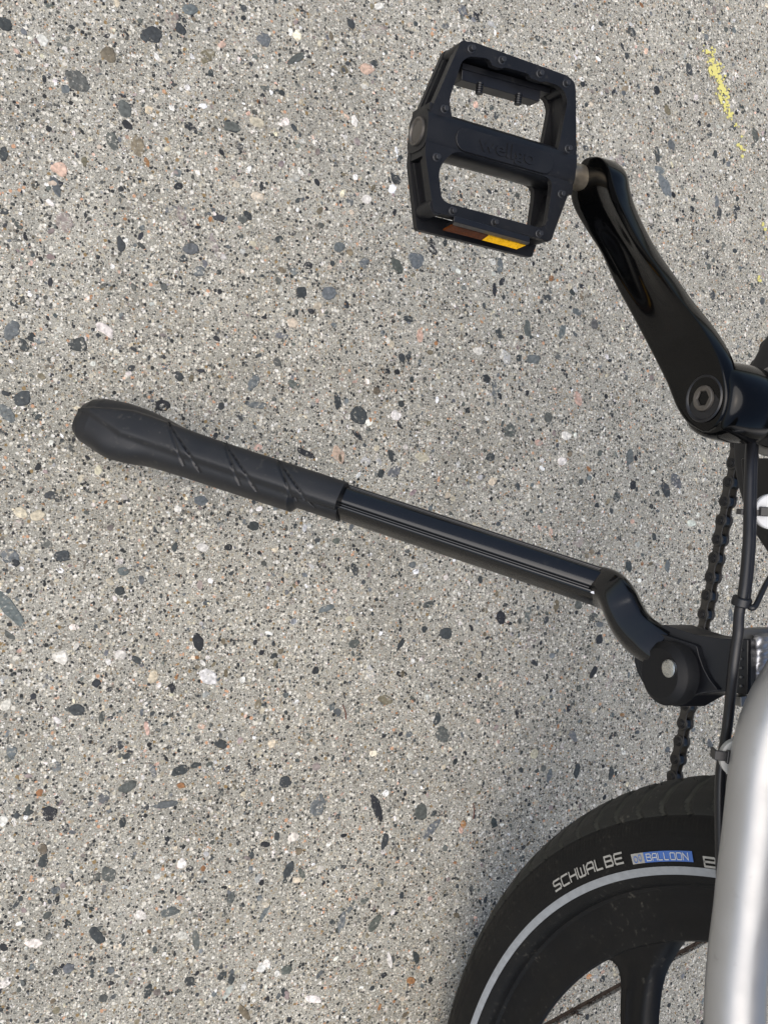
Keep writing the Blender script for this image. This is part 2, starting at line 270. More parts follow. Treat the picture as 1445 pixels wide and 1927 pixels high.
# stones cast in the slab (placed ones first, as seen in the photo, then scattered)
SCOL = dict(D=(.042, .048, .049), G=(.092, .098, .088), O=(.16, .135, .09), P=(.52, .36, .28), W=(.68, .655, .60), B=(.118, .130, .133), R=(.30, .15, .065), M=(.24, .20, .185), T=(.50, .44, .33), K=(.022, .024, .027), L=(.42, .42, .40))
BIG = """287,65,20,15,20,D 147,153,25,17,25,G 205,103,18,12,30,O 235,205,18,12,70,G 260,275,20,13,75,O 113,318,17,12,20,P 105,350,22,8,70,B 122,418,20,16,60,M 360,240,15,7,40,K 436,238,17,10,15,G 390,105,17,12,-20,O 418,84,8,7,0,P 497,75,14,12,60,B
322,38,18,11,60,M 358,18,13,12,0,B 10,45,15,12,45,D 8,290,14,8,90,D 8,398,10,6,0,D 228,460,15,8,80,D 80,75,14,9,45,W 281,207,8,8,0,T 345,410,26,8,65,M 405,465,22,8,70,M 360,468,14,12,0,B 212,265,20,10,60,G 240,235,12,7,40,K 100,345,9,5,10,T
23,622,20,14,-60,B 45,650,15,8,50,D 148,648,18,14,10,D 198,620,20,9,40,W 375,511,12,10,0,B 43,750,19,13,-20,D 14,778,20,11,55,B 337,708,12,7,45,D 307,763,16,10,5,K 477,720,17,9,-60,B 482,762,20,7,10,B 97,932,13,8,5,D 378,942,14,9,0,B 478,990,10,9,0,D 40,965,14,10,30,T 72,970,14,10,-20,T
16,1142,50,13,52,B 118,1046,15,11,0,D 20,1047,19,13,0,B 87,1022,12,9,30,G 373,1208,16,11,80,K 115,1237,15,12,30,W 226,1232,14,9,20,W 258,1242,12,6,30,D 145,1336,16,11,5,D 12,1327,13,9,-50,W 392,1274,18,14,30,W 289,1273,13,9,-50,T 416,1400,12,9,15,D 22,1415,14,10,80,B 210,1410,11,5,-40,K 288,1450,14,6,75,B 340,1450,18,9,-25,D 369,1440,10,5,-15,D 241,1480,17,11,-25,G 341,1478,7,6,0,R 277,1370,14,5,85,P 486,1325,11,6,-75,O 226,1112,10,8,0,D 325,1295,9,6,60,K 382,1030,12,8,10,W 430,1030,8,6,0,K 140,1180,10,6,0,W 232,1075,10,9,30,B
93,1530,17,13,15,K 54,1529,10,6,-10,D 197,1500,12,11,80,B 312,1514,24,7,-10,B 231,1548,11,6,-70,D 5,1545,11,10,0,W 205,1645,16,12,10,G 183,1760,19,11,55,D 65,1775,16,9,0,W 320,1716,20,8,-10,B 369,1770,18,7,88,G 343,1760,10,9,0,W 130,1822,12,9,-30,B 107,1827,10,8,20,D 279,1865,14,7,-75,D 358,1847,11,9,40,D 418,1836,11,6,-40,D 436,1842,12,6,-75,D 460,1905,18,7,55,O 427,1870,9,7,-10,P 357,1634,7,6,0,K 435,1690,13,7,-60,G 265,1722,12,9,0,W 10,1850,16,7,-35,W 82,1620,14,9,-70,D 105,1675,9,7,-50,B
537,1471,12,11,0,D 598,1517,20,13,-50,B 709,1520,24,9,72,K 792,1528,16,12,80,G 812,1560,22,8,-55,B 724,1583,16,6,-80,D 499,1589,9,6,0,K 562,1602,7,7,0,O 543,1637,18,8,-65,D 568,1644,9,6,60,G 558,1656,9,6,0,T 498,1718,22,4,-60,B 643,1735,22,6,-72,B 705,1737,19,8,-55,G 685,1695,9,6,-30,G 733,1806,14,5,80,W 783,1802,12,6,80,D 539,1825,11,9,0,G 590,1880,15,8,15,W 552,1575,11,8,-45,W 929,1548,9,6,80,D 773,1845,8,7,0,R 867,1562,7,4,80,P
661,45,11,7,60,D 558,110,18,8,-30,G 710,55,16,9,10,M 690,130,14,10,20,P 484,230,15,9,20,T 553,335,11,9,20,L 485,370,13,9,20,T 745,338,10,9,60,D 638,465,11,9,0,B 704,119,8,6,30,D 413,410,12,6,0,D 457,412,10,8,0,G 580,500,9,7,0,K 690,375,10,8,0,W 667,228,12,6,80,W 436,238,18,9,20,D 535,230,10,9,0,W 870,20,12,8,70,B 895,30,10,4,55,K
783,490,17,13,60,B 747,500,15,9,60,G 813,465,16,8,70,K 531,508,9,5,20,O 686,495,11,9,-70,B 567,550,12,10,60,D 619,552,14,13,0,B 598,575,8,7,0,T 530,632,13,6,5,B 790,632,13,6,80,P 551,608,11,9,60,T 522,682,9,7,50,G 675,782,19,15,45,D 635,755,16,7,80,D 672,818,14,5,45,K 576,853,19,6,25,K 637,855,17,11,65,P 688,868,10,8,50,L 738,858,13,7,60,D 742,888,12,10,-30,B 747,700,6,5,0,K 729,699,6,5,60,K 756,673,9,6,70,D 809,663,6,5,0,O 745,782,10,9,0,W 768,600,10,6,10,D 553,724,12,8,20,G 525,450,8,7,0,D 795,860,13,10,20,T
940,500,15,6,-85,B 930,545,13,4,88,K 930,735,22,5,87,B 992,618,17,6,85,G 1003,676,14,9,0,B 1057,624,14,6,-75,B 1062,703,12,4,60,K 1087,750,15,7,75,P 1031,786,10,8,80,G 959,810,14,10,80,G 900,660,10,8,0,W 939,628,9,7,50,D 1118,610,10,7,80,G 1013,833,8,6,0,P 1065,820,10,8,0,W 922,860,9,8,0,D 1184,860,16,7,-80,B 1252,922,14,8,65,D 1271,905,16,9,75,B 1160,935,11,6,-80,D 1190,913,9,6,-80,K 1094,557,9,4,88,O 1085,587,10,6,40,B 1076,550,8,4,60,D 952,672,14,8,75,L 1057,868,9,8,0,W
667,1072,13,6,75,D 776,1063,7,6,0,B 858,1035,11,8,70,T 942,1162,13,9,88,K 993,1155,20,6,-82,G 1046,1140,12,5,-82,O 806,1138,12,6,-15,G 839,1192,12,11,40,D 666,1211,11,8,-30,G 754,1212,12,5,-60,D 614,1145,15,6,-30,B 698,1268,26,7,75,L 725,1317,13,10,0,O 822,1353,12,7,-75,D 832,1382,16,12,80,G 1116,1265,14,5,-65,K 1145,1285,13,6,-80,M 1078,1385,11,6,60,B 1005,1418,10,7,-75,T 1033,1460,13,5,-75,B 1085,1450,14,6,-80,D 1149,1455,12,5,-82,D 972,1340,7,4,80,K 1106,1377,6,4,0,O 1182,1065,11,7,88,D 1088,1020,13,8,-60,M 995,1213,16,10,-40,M 1128,1175,7,6,0,B 807,1138,9,5,0,D
1255,207,11,5,70,O 1365,918,12,7,80,B 1325,935,9,6,60,M 1240,320,10,7,30,B 1236,290,14,5,80,D 1165,300,12,6,60,M 1296,130,12,6,75,D 1188,60,11,7,60,D 1395,205,10,4,80,D 1420,255,14,6,85,G 1345,290,8,4,80,D 1235,170,10,5,70,K 1250,350,22,9,70,B 1310,585,10,5,85,R 1340,555,10,5,85,D 1352,400,14,4,85,D 1383,400,14,4,85,D 1361,465,10,5,80,G 1330,480,8,5,88,K 1348,380,12,5,85,B 1255,1065,12,5,85,B 1230,1010,8,4,80,D 1345,1030,10,4,85,B 1300,985,9,6,0,W 1374,1160,14,5,85,B 1335,1400,9,5,70,B 1300,1345,8,5,60,G 1030,560,8,6,0,D"""
pv, pf, pc = [], [], []
def add_stone(outline, col, film, z, rings=True):
    k = len(pv); n = len(outline); O = A(outline); c = O.mean(0)
    for p in O: pv.append((p[0], p[1], .00006)); pc.append((*col, film))
    I = c+(O-c)*.86
    for p in I: pv.append((p[0], p[1], z)); pc.append((*col, film))
    for i in range(n): pf.append((k+i, k+(i+1) % n, k+n+(i+1) % n, k+n+i))
    pf.append(tuple(range(k+n, k+2*n)))
def blob(n, rough, sq=1.0):
    a = np.linspace(0, 2*math.pi, n, endpoint=False)+rng.uniform(-.15, .15, n)
    r = 1+rough*sum(rng.normal()/(k+.6)*np.cos(k*a+rng.uniform(0, 6.28)) for k in (2, 3, 4, 5))+rng.normal(0, rough*.25, n)
    return a, np.clip(r, .45, 1.6)
zc = [0]
def nz(base=.00025): zc[0] += 1; return base+.00022*((zc[0]*0.6180339) % 1)
def jit(c, s=.18): g = 1+rng.normal(0, s); return tuple(max(.008, v*g*(1+rng.normal(0, .02))) for v in c)
for w in BIG.split():
    x, y, a, b, an, k = w.split(','); x, y, a, b, an = map(float, (x, y, a, b, an)); th = math.radians(an)
    t, r = blob(26, .19); u = np.cos(t)*r*a; v = np.sin(t)*r*b
    out = [onz(x+uu*math.cos(th)-vv*math.sin(th), y+uu*math.sin(th)+vv*math.cos(th))[:2] for uu, vv in zip(u, v)]
    add_stone(out, jit(SCOL[k], .1), rng.uniform(.54, .68) if k not in 'LM' else rng.uniform(.46, .54), nz(.0004))
keys = list('DKGBOWTPRML'); pr_ = A([.20, .13, .14, .12, .05, .13, .09, .03, .015, .05, .045]); pr_ /= pr_.sum()
keyw = A([.13, .13, .06, .06, .05, .33, .14, .035, .025, .03, .04]); keyw /= keyw.sum()
BV, BC, BF, off_ = [A(pv)], [A(pc)], list(pf), len(pv)
def scatter(n, rmin, rmax, pw, nv, box_, probs, z, hole=None):
    """irregular, slightly domed stones lying flush in the slab"""
    global off_
    u = rng.random(n); r = (rmin**-pw+(rmax**-pw-rmin**-pw)*u)**(-1/pw)
    xy = np.stack([rng.uniform(box_[0], box_[1], n), rng.uniform(box_[2], box_[3], n)], 1)
    ok = np.abs((xy-jm)@jn) > r+.004
    if hole: ok &= ~((xy[:, 0] > hole[0]) & (xy[:, 0] < hole[1]) & (xy[:, 1] > hole[2]) & (xy[:, 1] < hole[3]))
    r, xy = r[ok], xy[ok]; n = len(r)
    ks = rng.choice(len(keys), n, p=probs); base = A([SCOL[k] for k in keys])[ks]*np.exp(rng.normal(0, .22, (n, 1)))*np.exp(rng.normal(0, .022, (n, 3)))
    a = np.linspace(0, 2*math.pi, nv, endpoint=False)[None]+rng.uniform(-.2, .2, (n, nv))
    q = np.ones((n, nv))
    for k in (2, 3, 4, 5): q += .17*rng.normal(0, 1, (n, 1))/(k+.4)*np.cos(k*a+rng.uniform(0, 6.28, (n, 1)))
    q = np.clip(q+rng.normal(0, .06, (n, nv)), .45, 1.7); th = rng.uniform(0, 6.28, (n, 1)); asp = rng.uniform(.45, .95, (n, 1))
    uu, vv = np.cos(a)*q*r[:, None], np.sin(a)*q*r[:, None]*asp
    X = uu*np.cos(th)-vv*np.sin(th); Y = uu*np.sin(th)+vv*np.cos(th)
    zt = z+.00022*((np.arange(n)*.6180339) % 1)
    V = np.zeros((n, 2*nv, 3)); V[:, :nv, 0] = X+xy[:, :1]; V[:, :nv, 1] = Y+xy[:, 1:]; V[:, :nv, 2] = .00005
    V[:, nv:, 0] = X*.85+xy[:, :1]; V[:, nv:, 1] = Y*.85+xy[:, 1:]; V[:, nv:, 2] = zt[:, None]
    C_ = np.ones((n, 2*nv, 4)); C_[:, :, :3] = np.clip(base, .01, .85)[:, None]; C_[:, :, 3] = rng.uniform(.43, .72, (n, 1))
    BV.append(V.reshape(-1, 3)); BC.append(C_.reshape(-1, 4))
    j = np.arange(nv); j2 = (j+1) % nv; Q = np.stack([j, j2, nv+j2, nv+j], 1)
    b = off_+np.arange(n)*2*nv
    BF.extend(map(tuple, (b[:, None, None]+Q[None]).reshape(-1, 4).tolist())); BF.extend(map(tuple, (b[:, None]+nv+j[None]).tolist())); off_ += n*2*nv
VIEW = (-.44, .44, -.05, 1.06); WIDE = (-.95, 1.0, -.5, 1.6)
scatter(420, .0026, .0056, 2.8, 18, VIEW, pr_, .0004); scatter(900, .0026, .0080, 2.4, 14, WIDE, pr_, .0004, VIEW)
scatter(21000, .0009, .0034, 2.15, 12, VIEW, pr_, .0002); scatter(14000, .0012, .0026, 2.5, 8, WIDE, pr_, .0002, VIEW)
scatter(38000, .0005, .0010, 1.5, 6, VIEW, keyw, .00012)
pv, pc, pf = np.vstack(BV).tolist(), np.vstack(BC), BF
me = bpy.data.meshes.new('aggregate_pebbles'); me.from_pydata(pv, [], pf); me.update()
ca = me.color_attributes.new('stone', 'FLOAT_COLOR', 'POINT'); ca.data.foreach_set('color', A(pc, dtype=np.float32).ravel())
me.materials.append(PM); ob = bpy.data.objects.new('aggregate_pebbles', me); COL.objects.link(ob)
ob['kind'] = 'stuff'; ob['label'] = 'pale, dark, rust and pink pebbles set in the grey concrete'; ob['category'] = 'pebbles'

# worn yellow paint: many small flecks in a broken streak
def flecks(name, segs, label, n):
    mb = MB(); out = 0
    for (x0, y0, x1, y1, w, m) in segs:
        for _ in range(m):
            t = rng.beta(1.2, 1.5); cx = x0+(x1-x0)*t+rng.normal(0, w*(1-.55*t)); cy = y0+(y1-y0)*t+rng.normal(0, 3)
            a, r = blob(8, .25); s = rng.uniform(.8, 2.9)
            loop = [tuple(onz(cx+math.cos(q)*rr*s, cy+math.sin(q)*rr*s*1.25, .0009+.00012*((out*.618) % 1))) for q, rr in zip(a, r)]
            k = len(mb.v); mb.v += loop; mb.f.append(tuple(range(k, k+8))); out += 1
    o = link_mesh(name, mb.v, mb.f, M['yellow'], None); o['kind'] = 'structure'; return o
flecks('paint_marking', [(1330, 90, 1350, 150, 8, 55), (1340, 120, 1366, 185, 8, 85), (1352, 170, 1380, 228, 6, 50), (1378, 225, 1400, 262, 5, 6), (1393, 272, 1402, 292, 4, 12)], '', 0)
flecks('paint_marking', [(1434, 405, 1442, 465, 3, 6), (1428, 520, 1432, 550, 3, 6)], '', 0)
# dry needles and grit lying in the joint
mb = MB()
for i in range(900):
    t = rng.uniform(-.35, .42); c = jm+jd*t+jn*rng.normal(0, .0022); L_ = rng.uniform(.001, .007) if rng.random() < .35 else rng.uniform(.0006, .002)
    an = rng.normal(0, .5); d = jd*math.cos(an)+jn*math.sin(an); z = rng.uniform(-.004, .0016)
    box((c[0], c[1], z), (d[0], d[1], rng.normal(0, .15)), (-d[1], d[0], 0), (0, 0, 1), L_, rng.uniform(.0004, .0011), rng.uniform(.0003, .0009), mb)
s = link_mesh('joint_debris', mb.v, mb.f, M['debris'], None); s['kind'] = 'stuff'; s['label'] = 'dark brown grit and dry needles filling the pavement joint'; s['category'] = 'debris'
# single rusty needles lying on the slab
for i, (x, y, l, an, lab) in enumerate([(650, 1340, 14, 70, 'thin red-brown pine needle lying on the concrete left of the wheel and below the stand'), (892, 1527, 14, 84, 'short rusty brown twig lying on the concrete just left of the tyre')]):
    p0 = onz(x-math.cos(math.radians(an))*l, y-math.sin(math.radians(an))*l, .0015); p1 = onz(x, y, .0022); p2 = onz(x+math.cos(math.radians(an+14))*l, y+math.sin(math.radians(an+14))*l, .0014)
    mb = sweep(catmull([p0, p1, p2], 5), round_sec(.0004, 6), (0, 0, 1)); NM = M.setdefault('needle', simple('rusty_needle', (.13, .035, .015), .7, var=.4))
    o = link_mesh('pine_needle', mb.v, mb.f, NM, None, smooth=60); o['label'] = lab; o['category'] = 'needle'

# ================================================================ bicycle
bike = bpy.data.objects.new('bicycle', None); COL.objects.link(bike); bike.empty_display_size = .1
bike['label'] = 'bicycle with silver frame, black crank and pedal, propped on its black kickstand'; bike['category'] = 'bicycle'
ORIG['bicycle'] = A([0., 0, 0])

# ---------------------------------------------------------------- rear wheel
R0 = .3536; WZ = R0
half = [(.2965, .0195), (.2972, .0235), (.2990, .0262), (.3025, .0288), (.3060, .0302), (.3100, .0308), (.3150, .0310), (.3200, .0308), (.3250, .0300), (.3295, .0288), (.3335, .0268), (.3365, .0250), (.3395, .0226), (.3425, .0196), (.3455, .0160), (.3482, .0120), (.3505, .0080), (.3522, .0040), (.3536, .0)]
hp = catmull([(x, r) for r, x in half], 4)
prof = [(-x, r) for x, r in hp]+[(x, r) for x, r in hp[::-1][1:]]
def wheel_part(name, prof, seg, mat, parent, fn=None, closed=False, smooth=50):
    v = []; n = len(prof)
    for j in range(seg):
        th = 2*math.pi*j/seg
        for i, (x, r) in enumerate(prof):
            if fn: x, r = fn(x, r, th)
            v.append((x, r*math.cos(th), WZ+r*math.sin(th)))
    f = []
    for j in range(seg):
        for i in range(n if closed else n-1):
            a = j*n+i; b = j*n+(i+1) % n; c = ((j+1) % seg)*n+(i+1) % n; d = ((j+1) % seg)*n+i; f.append((a, b, c, d))
    return link_mesh(name, v, f, mat, parent, smooth=smooth)
wheel = bpy.data.objects.new('wheel', None); COL.objects.link(wheel); wheel.parent = bike; wheel.location = (0, 0, WZ); ORIG['wheel'] = A([0., 0, WZ])
PITCH = math.radians(3.43)
def tread(x, r, th):
    ax = abs(x)
    if r > .3335:
        u = (r-.3335)/(.3536-.3335)
        nx, nr = (x/.031), (r-.322)/.031; l = math.hypot(nx, nr); nx /= l; nr /= l
        side = 1 if x > 0 else -1
        sh = -(.42*u+.10*math.sin(u*5))*PITCH*1.3+(.5*PITCH if side > 0 else 0)
        q = ((th-sh+math.radians(19.4)) % PITCH)/PITCH
        d = 0.
        w = .085+.05*u
        dd = min(q, 1-q)
        if dd < w: d -= .0013*(1-(dd/w)**4)
        # fine circumferential ribs on the worn blocks
        d += .00018*math.sin(r*9000)*(1 if u < .75 else .3)
        e = min(1, (r-.3335)/.0012); d = d*e+.0009*e
        x += nx*d; r += nr*d
    else:
        if abs(r-.3238) < .0006: x += .00035*(1 if x > 0 else -1)
        if .3262 < r < .3330: x += .00022*(1 if x > 0 else -1)*(1 if int(th*1400) % 2 else 0)
    return x, r
tyre = wheel_part('tyre', prof, 1680, [M['tyre'], M['tread']], wheel, tread, smooth=60)
rv = np.zeros(len(tyre.data.vertices)*3); tyre.data.vertices.foreach_get('co', rv); rv = rv.reshape(-1, 3)+ORIG[tyre.name]; rv = np.hypot(rv[:, 1], rv[:, 2]-WZ) > .3345
tc = A([v.co for v in tyre.data.vertices])+ORIG[tyre.name]
def zone(p):
    if not all(rv[i] for i in p.vertices): return 0
    c = tc[list(p.vertices)].mean(0); r = math.hypot(c[1], c[2]-WZ); th = math.atan2(c[2]-WZ, c[1]); u = (r-.3335)/.0201
    q = ((th+(.42*u+.10*math.sin(u*5))*PITCH*1.3-(0 if c[0] > 0 else 0)-(.5*PITCH if c[0] > 0 else 0)+math.radians(19.4)) % PITCH)/PITCH
    return 2 if min(q, 1-q) < .055 and u < .93 else 1
tyre.data.materials.append(M['groove'])
tyre.data.polygons.foreach_set('material_index', [zone(p) for p in tyre.data.polygons])
# rubber moulding hairs
hr = MB()
for k in range(60):
    th = math.radians(-85+k*1.55+rng.uniform(-.3, .3)); r = .3542; x = -.004-rng.uniform(0, .01)
    p = A([x, (r-.001)*math.cos(th), WZ+(r-.001)*math.sin(th)]); d = nrm([-.3, math.cos(th), math.sin(th)]); cyl(p-d*.0015, d+A([0, rng.normal(0, .4), rng.normal(0, .4)]), .00022, rng.uniform(.002, .0042), 5, hr, .0001)
part('moulding_hair', hr, M['tyre'], tyre)
ring = lambda r0, r1, off, k=5: [(-(float(np.interp(r, [h[0] for h in half], [h[1] for h in half]))+off), r) for r in np.linspace(r0, r1, k)]
pr1 = ring(.3032, .3077, .00045, 6); pr1 = [(pr1[0][0]+.0006, pr1[0][1])]+pr1+[(pr1[-1][0]+.0006, pr1[-1][1])]
wheel_part('reflective_stripe', pr1, 360, M['stripe'], tyre, smooth=60)
# rim band
rimp = [(-.0190, .2960), (-.0196, .2972), (-.0186, .2975), (-.0175, .2950), (-.0172, .2900), (-.0162, .2850), (-.0150, .2800), (-.0150, .2760), (-.0152, .2700), (-.0146, .2672), (-.0132, .2662), (-.0112, .2668), (-.006, .2760), (.0, .2820), (.0120, .2850), (.0172, .2900), (.0186, .2975), (.0190, .2960), (.0120, .2900), (-.0120, .2900)]
rim = wheel_part('rim', rimp, 480, M['rim'], wheel, closed=True, smooth=40)
# five curved cast spokes
rr = [.2695, .2662, .2630, .2590, .2505, .2420, .2300, .2000, .1500, .1000, .0500, .030]
lo = [-40.5, -38.9, -38.1, -37.8, -38.3, -39.5, -41.2, -45.0, -50.5, -57.0, -70, -90]
hi = [-23.0, -25.1, -26.3, -27.5, -30.25, -32.0, -34.0, -38.2, -42.5, -45.5, -48, -52]
rs_ = np.linspace(.2695, .030, 60); L_ = np.interp(-rs_, [-r for r in rr], lo); H__ = np.interp(-rs_, [-r for r in rr], hi)
for k in range(5):
    rot = math.radians(72*k); mb = MB(); v = []
    xs_ = lambda r: -.0135-.016*max(0, (.266-r)/.236)**1.0
    n = 9
    for r, l, h in zip(rs_, L_, H__):
        hw = max(.0035, 0)
        for s in (-1, 1):
            for j in range(n):
                t = j/(n-1); th = math.radians(l+(h-l)*t)+rot
                edge = min(t, 1-t)*(h-l)*math.pi/180*r
                xx = -xs_(r)*1.0-.0035*max(0, 1-edge/.004)**2
                rib = .0022*math.exp(-((t-.40)/.045)**2) if s < 0 and r < .258 else 0
                xx = max(.003, xx)+rib
                xo = -xx if s < 0 else -(max(.003, xx-rib)-.0075)
                v.append((xo, r*math.cos(th), WZ+r*math.sin(th)))
    f = []; m = 2*n
    for i in range(len(rs_)-1):
        for j in range(n-1):
            a = i*m+j; f.append((a, a+1, a+m+1, a+m)); a = i*m+n+j; f.append((a, a+m, a+m+1, a+1))
        f.append((i*m, i*m+m, i*m+m+n, i*m+n)); f.append((i*m+n-1, i*m+2*n-1, i*m+m+2*n-1, i*m+m+n-1))
    link_mesh('spoke', v, f, M['rim'], wheel, smooth=50)
part('hub', lathe([(-.058, .008), (-.058, .012), (-.044, .013), (-.040, .045), (-.030, .050), (.030, .050), (.040, .045), (.044, .013), (.058, .012), (.058, .008)], 0, WZ, 64), M['rim'], wheel, smooth=40)

# sidewall print: stroke letters bent round the tyre
GL = {'S': [[(1, 1), (.12, 1), (0, .88), (0, .62), (.12, .52), (.88, .48), (1, .38), (1, .12), (.88, 0), (0, 0)]], 'C': [[(1, 1), (.12, 1), (0, .88), (0, .12), (.12, 0), (1, 0)]],
      'H': [[(0, 0), (0, 1)], [(1, 0), (1, 1)], [(0, .5), (1, .5)]], 'W': [[(0, 1), (0, .12), (.12, 0), (.88, 0), (1, .12), (1, 1)], [(.5, 0), (.5, .85)]],
      'A': [[(0, 0), (0, .72), (.3, 1), (.88, 1), (1, .88), (1, 0)], [(0, .4), (1, .4)]], 'L': [[(0, 1), (0, 0), (1, 0)]],
      'B': [[(0, 0), (0, 1), (.82, 1), (.94, .88), (.94, .62), (.82, .52), (0, .52)], [(.82, .52), (1, .40), (1, .12), (.88, 0), (0, 0)]],
      'E': [[(1, 1), (.12, 1), (0, .88), (0, .12), (.12, 0), (1, 0)], [(0, .5), (.9, .5)]],
      'O': [[(.12, 0), (0, .12), (0, .88), (.12, 1), (.88, 1), (1, .88), (1, .12), (.88, 0), (.12, 0)]], 'N': [[(0, 0), (0, 1), (1, 0), (1, 1)]]}
def side_x(r, off): return -(float(np.interp(r, [h[0] for h in half], [h[1] for h in half]))+off)
def bend(a, r, off=.0005): return (side_x(r, off), r*math.cos(a), WZ+r*math.sin(a))
def stroke_text(txt, a0, a1, rb, rt, th, off=.0006, slant=.0, gap=.24):
    """letters between polar angles a0..a1 (deg), baseline radius rb, cap radius rt"""
    mb = MB(); n = len(txt); cell = (math.radians(a1)-math.radians(a0))/n; rm = (rb+rt)/2
    for i, ch in enumerate(txt):
        x0 = math.radians(a0)+cell*i; w = cell*(1-gap)*(.8 if ch == 'L' else 1.)
        for st in GL[ch]:
            P = [(x0*rm+w*rm*px+slant*py*(rt-rb), rb+(rt-rb)*py) for px, py in st]
            for q in range(len(P)-1):
                p0, p1 = A(P[q]), A(P[q+1]); d = p1-p0; l = np.linalg.norm(d); d /= l; nn = A([-d[1], d[0]])*th/2; ext = d*th*.42
                m = max(1, int(l/.0008)); v = []
                for k in range(m+1):
                    c = p0-ext+(p1-p0+2*ext)*k/m
                    for s in (-1, 1): z = c+nn*s; v.append(bend(z[0]/rm, z[1], off+.00002*((q*3+i) % 5)))
                mb.add(v, [(2*k, 2*k+1, 2*k+3, 2*k+2) for k in range(m)])
    return mb
def pol(x, y, X=-.0312): p = onx(x, y, X); return math.degrees(math.atan2(p[2]-WZ, p[1])), math.hypot(p[1], p[2]-WZ)
Z7 = lambda x, y: (820+x/2.312, 1420+y/2.312)
a_s, r_s = pol(*Z7(514, 584)); a_e, r_e = pol(*Z7(828, 484)); _, rt_s = pol(*Z7(512, 545)); _, rt_e = pol(*Z7(820, 440))
RB = (r_s+r_e)/2; RT = (rt_s+rt_e)/2+.0004
part('tyre_print', stroke_text('SCHWALBE', a_s+.25, a_e+.1, RB, RT, .00115), M['print'], tyre)
b0, rb0 = pol(*Z7(858, 480)); b1, rb1 = pol(*Z7(1122, 481)); _, rt1 = pol(*Z7(1113, 430)); bm_, _ = pol(*Z7(912, 478))
def arc_patch(a0, a1, r0, r1, off, nx=30, ny=4, cut=0):
    v = []
    for i in range(nx+1):
        for j in range(ny+1):
            a = math.radians(a0+(a1-a0)*i/nx); r = r0+(r1-r0)*j/ny
            v.append(bend(a, r, off))
    return MB().add(v, [(i*(ny+1)+j, i*(ny+1)+j+1, (i+1)*(ny+1)+j+1, (i+1)*(ny+1)+j) for i in range(nx) for j in range(ny)])
badge = part('tyre_badge', arc_patch(bm_, b1, rb0+.0002, rt1+.0012, .0005), M['blueprint'], tyre)
part('badge_panel', arc_patch(b0, bm_-.02, rb0+.0002, rt1+.0012, .0005, 10), M['print'], tyre)
part('badge_lettering', stroke_text('BALLOON', bm_+.45, b1-.35, rb0+.0012, rt1+.0001, .00056, off=.0009), M['printl'], tyre)
mb = MB()
for (fx, fr, sx, sy) in ((.35, .45, .0017, .0019), (.72, .55, .0013, .0020)):
    ca_, rc = math.radians(b0+(bm_-b0)*fx), rb0+(rt1-rb0+.001)*fr; v = []
    for j in range(28):
        t = 2*math.pi*j/28
        for s in (.72, 1.0): v.append(bend(ca_+math.cos(t)*sx*s/.31, rc+math.sin(t)*sy*s, .0010))
    mb.add(v, [(2*j, 2*j+1, (2*j+3) % 56, (2*j+2) % 56) for j in range(28)])
part('badge_loops', mb, M['blueprint'], tyre)
g0, gr = pol(*Z7(1170, 488)); g1, _ = pol(*Z7(1224, 488)); _, grt = pol(*Z7(1165, 446))
cw = (g1-g0)
part('tyre_print', stroke_text('B', g0, g0+cw*1.3, gr+.0002, grt, .00115), M['print'], tyre)

# ---------------------------------------------------------------- crank
BY, BZ = onx(1325, 750, -.080)[1:]
AX = onx(1097, 335, -.084)
st = [((1106, 294), (1117, 293)), ((1091, 303), (1132, 298)), ((1078, 328), (1146, 316)), ((1069, 362), (1154, 345)), ((1076, 393), (1166, 380)), ((1099, 433), (1189, 428)), ((1126, 476), (1211, 466)), ((1153, 536), (1243, 512)), ((1183, 592), (1275, 558)), ((1213, 649), (1320, 615)), ((1246, 715), (1350, 668)), ((1257, 742), (1362, 712)), ((1268, 768), (1365, 748)), ((1284, 792), (1357, 782)), ((1306, 808), (1342, 803)), ((1319, 813), (1329, 812))]
tt = np.linspace(0, 1, len(st)); xf = np.interp(tt, [0, .25, .6, 1], [-.0850, -.0850, -.0825, -.080])
Ls = catmull([onx(*s[0], x) for s, x in zip(st, xf)], 5); Rs = catmull([onx(*s[1], x) for s, x in zip(st, xf)], 5)
th_ = catmull([(t,) for t in np.interp(tt, [0, .1, .3, .6, 1], [.013, .015, .0125, .0115, .014])], 5)[:, 0]
gd = np.interp(np.linspace(0, 1, len(Ls)), [0, .14, .22, .36, .50, .60, 1], [0, 0, .0030, .0034, .0018, 0, 0])
v = []; NF = 25; NA = 6
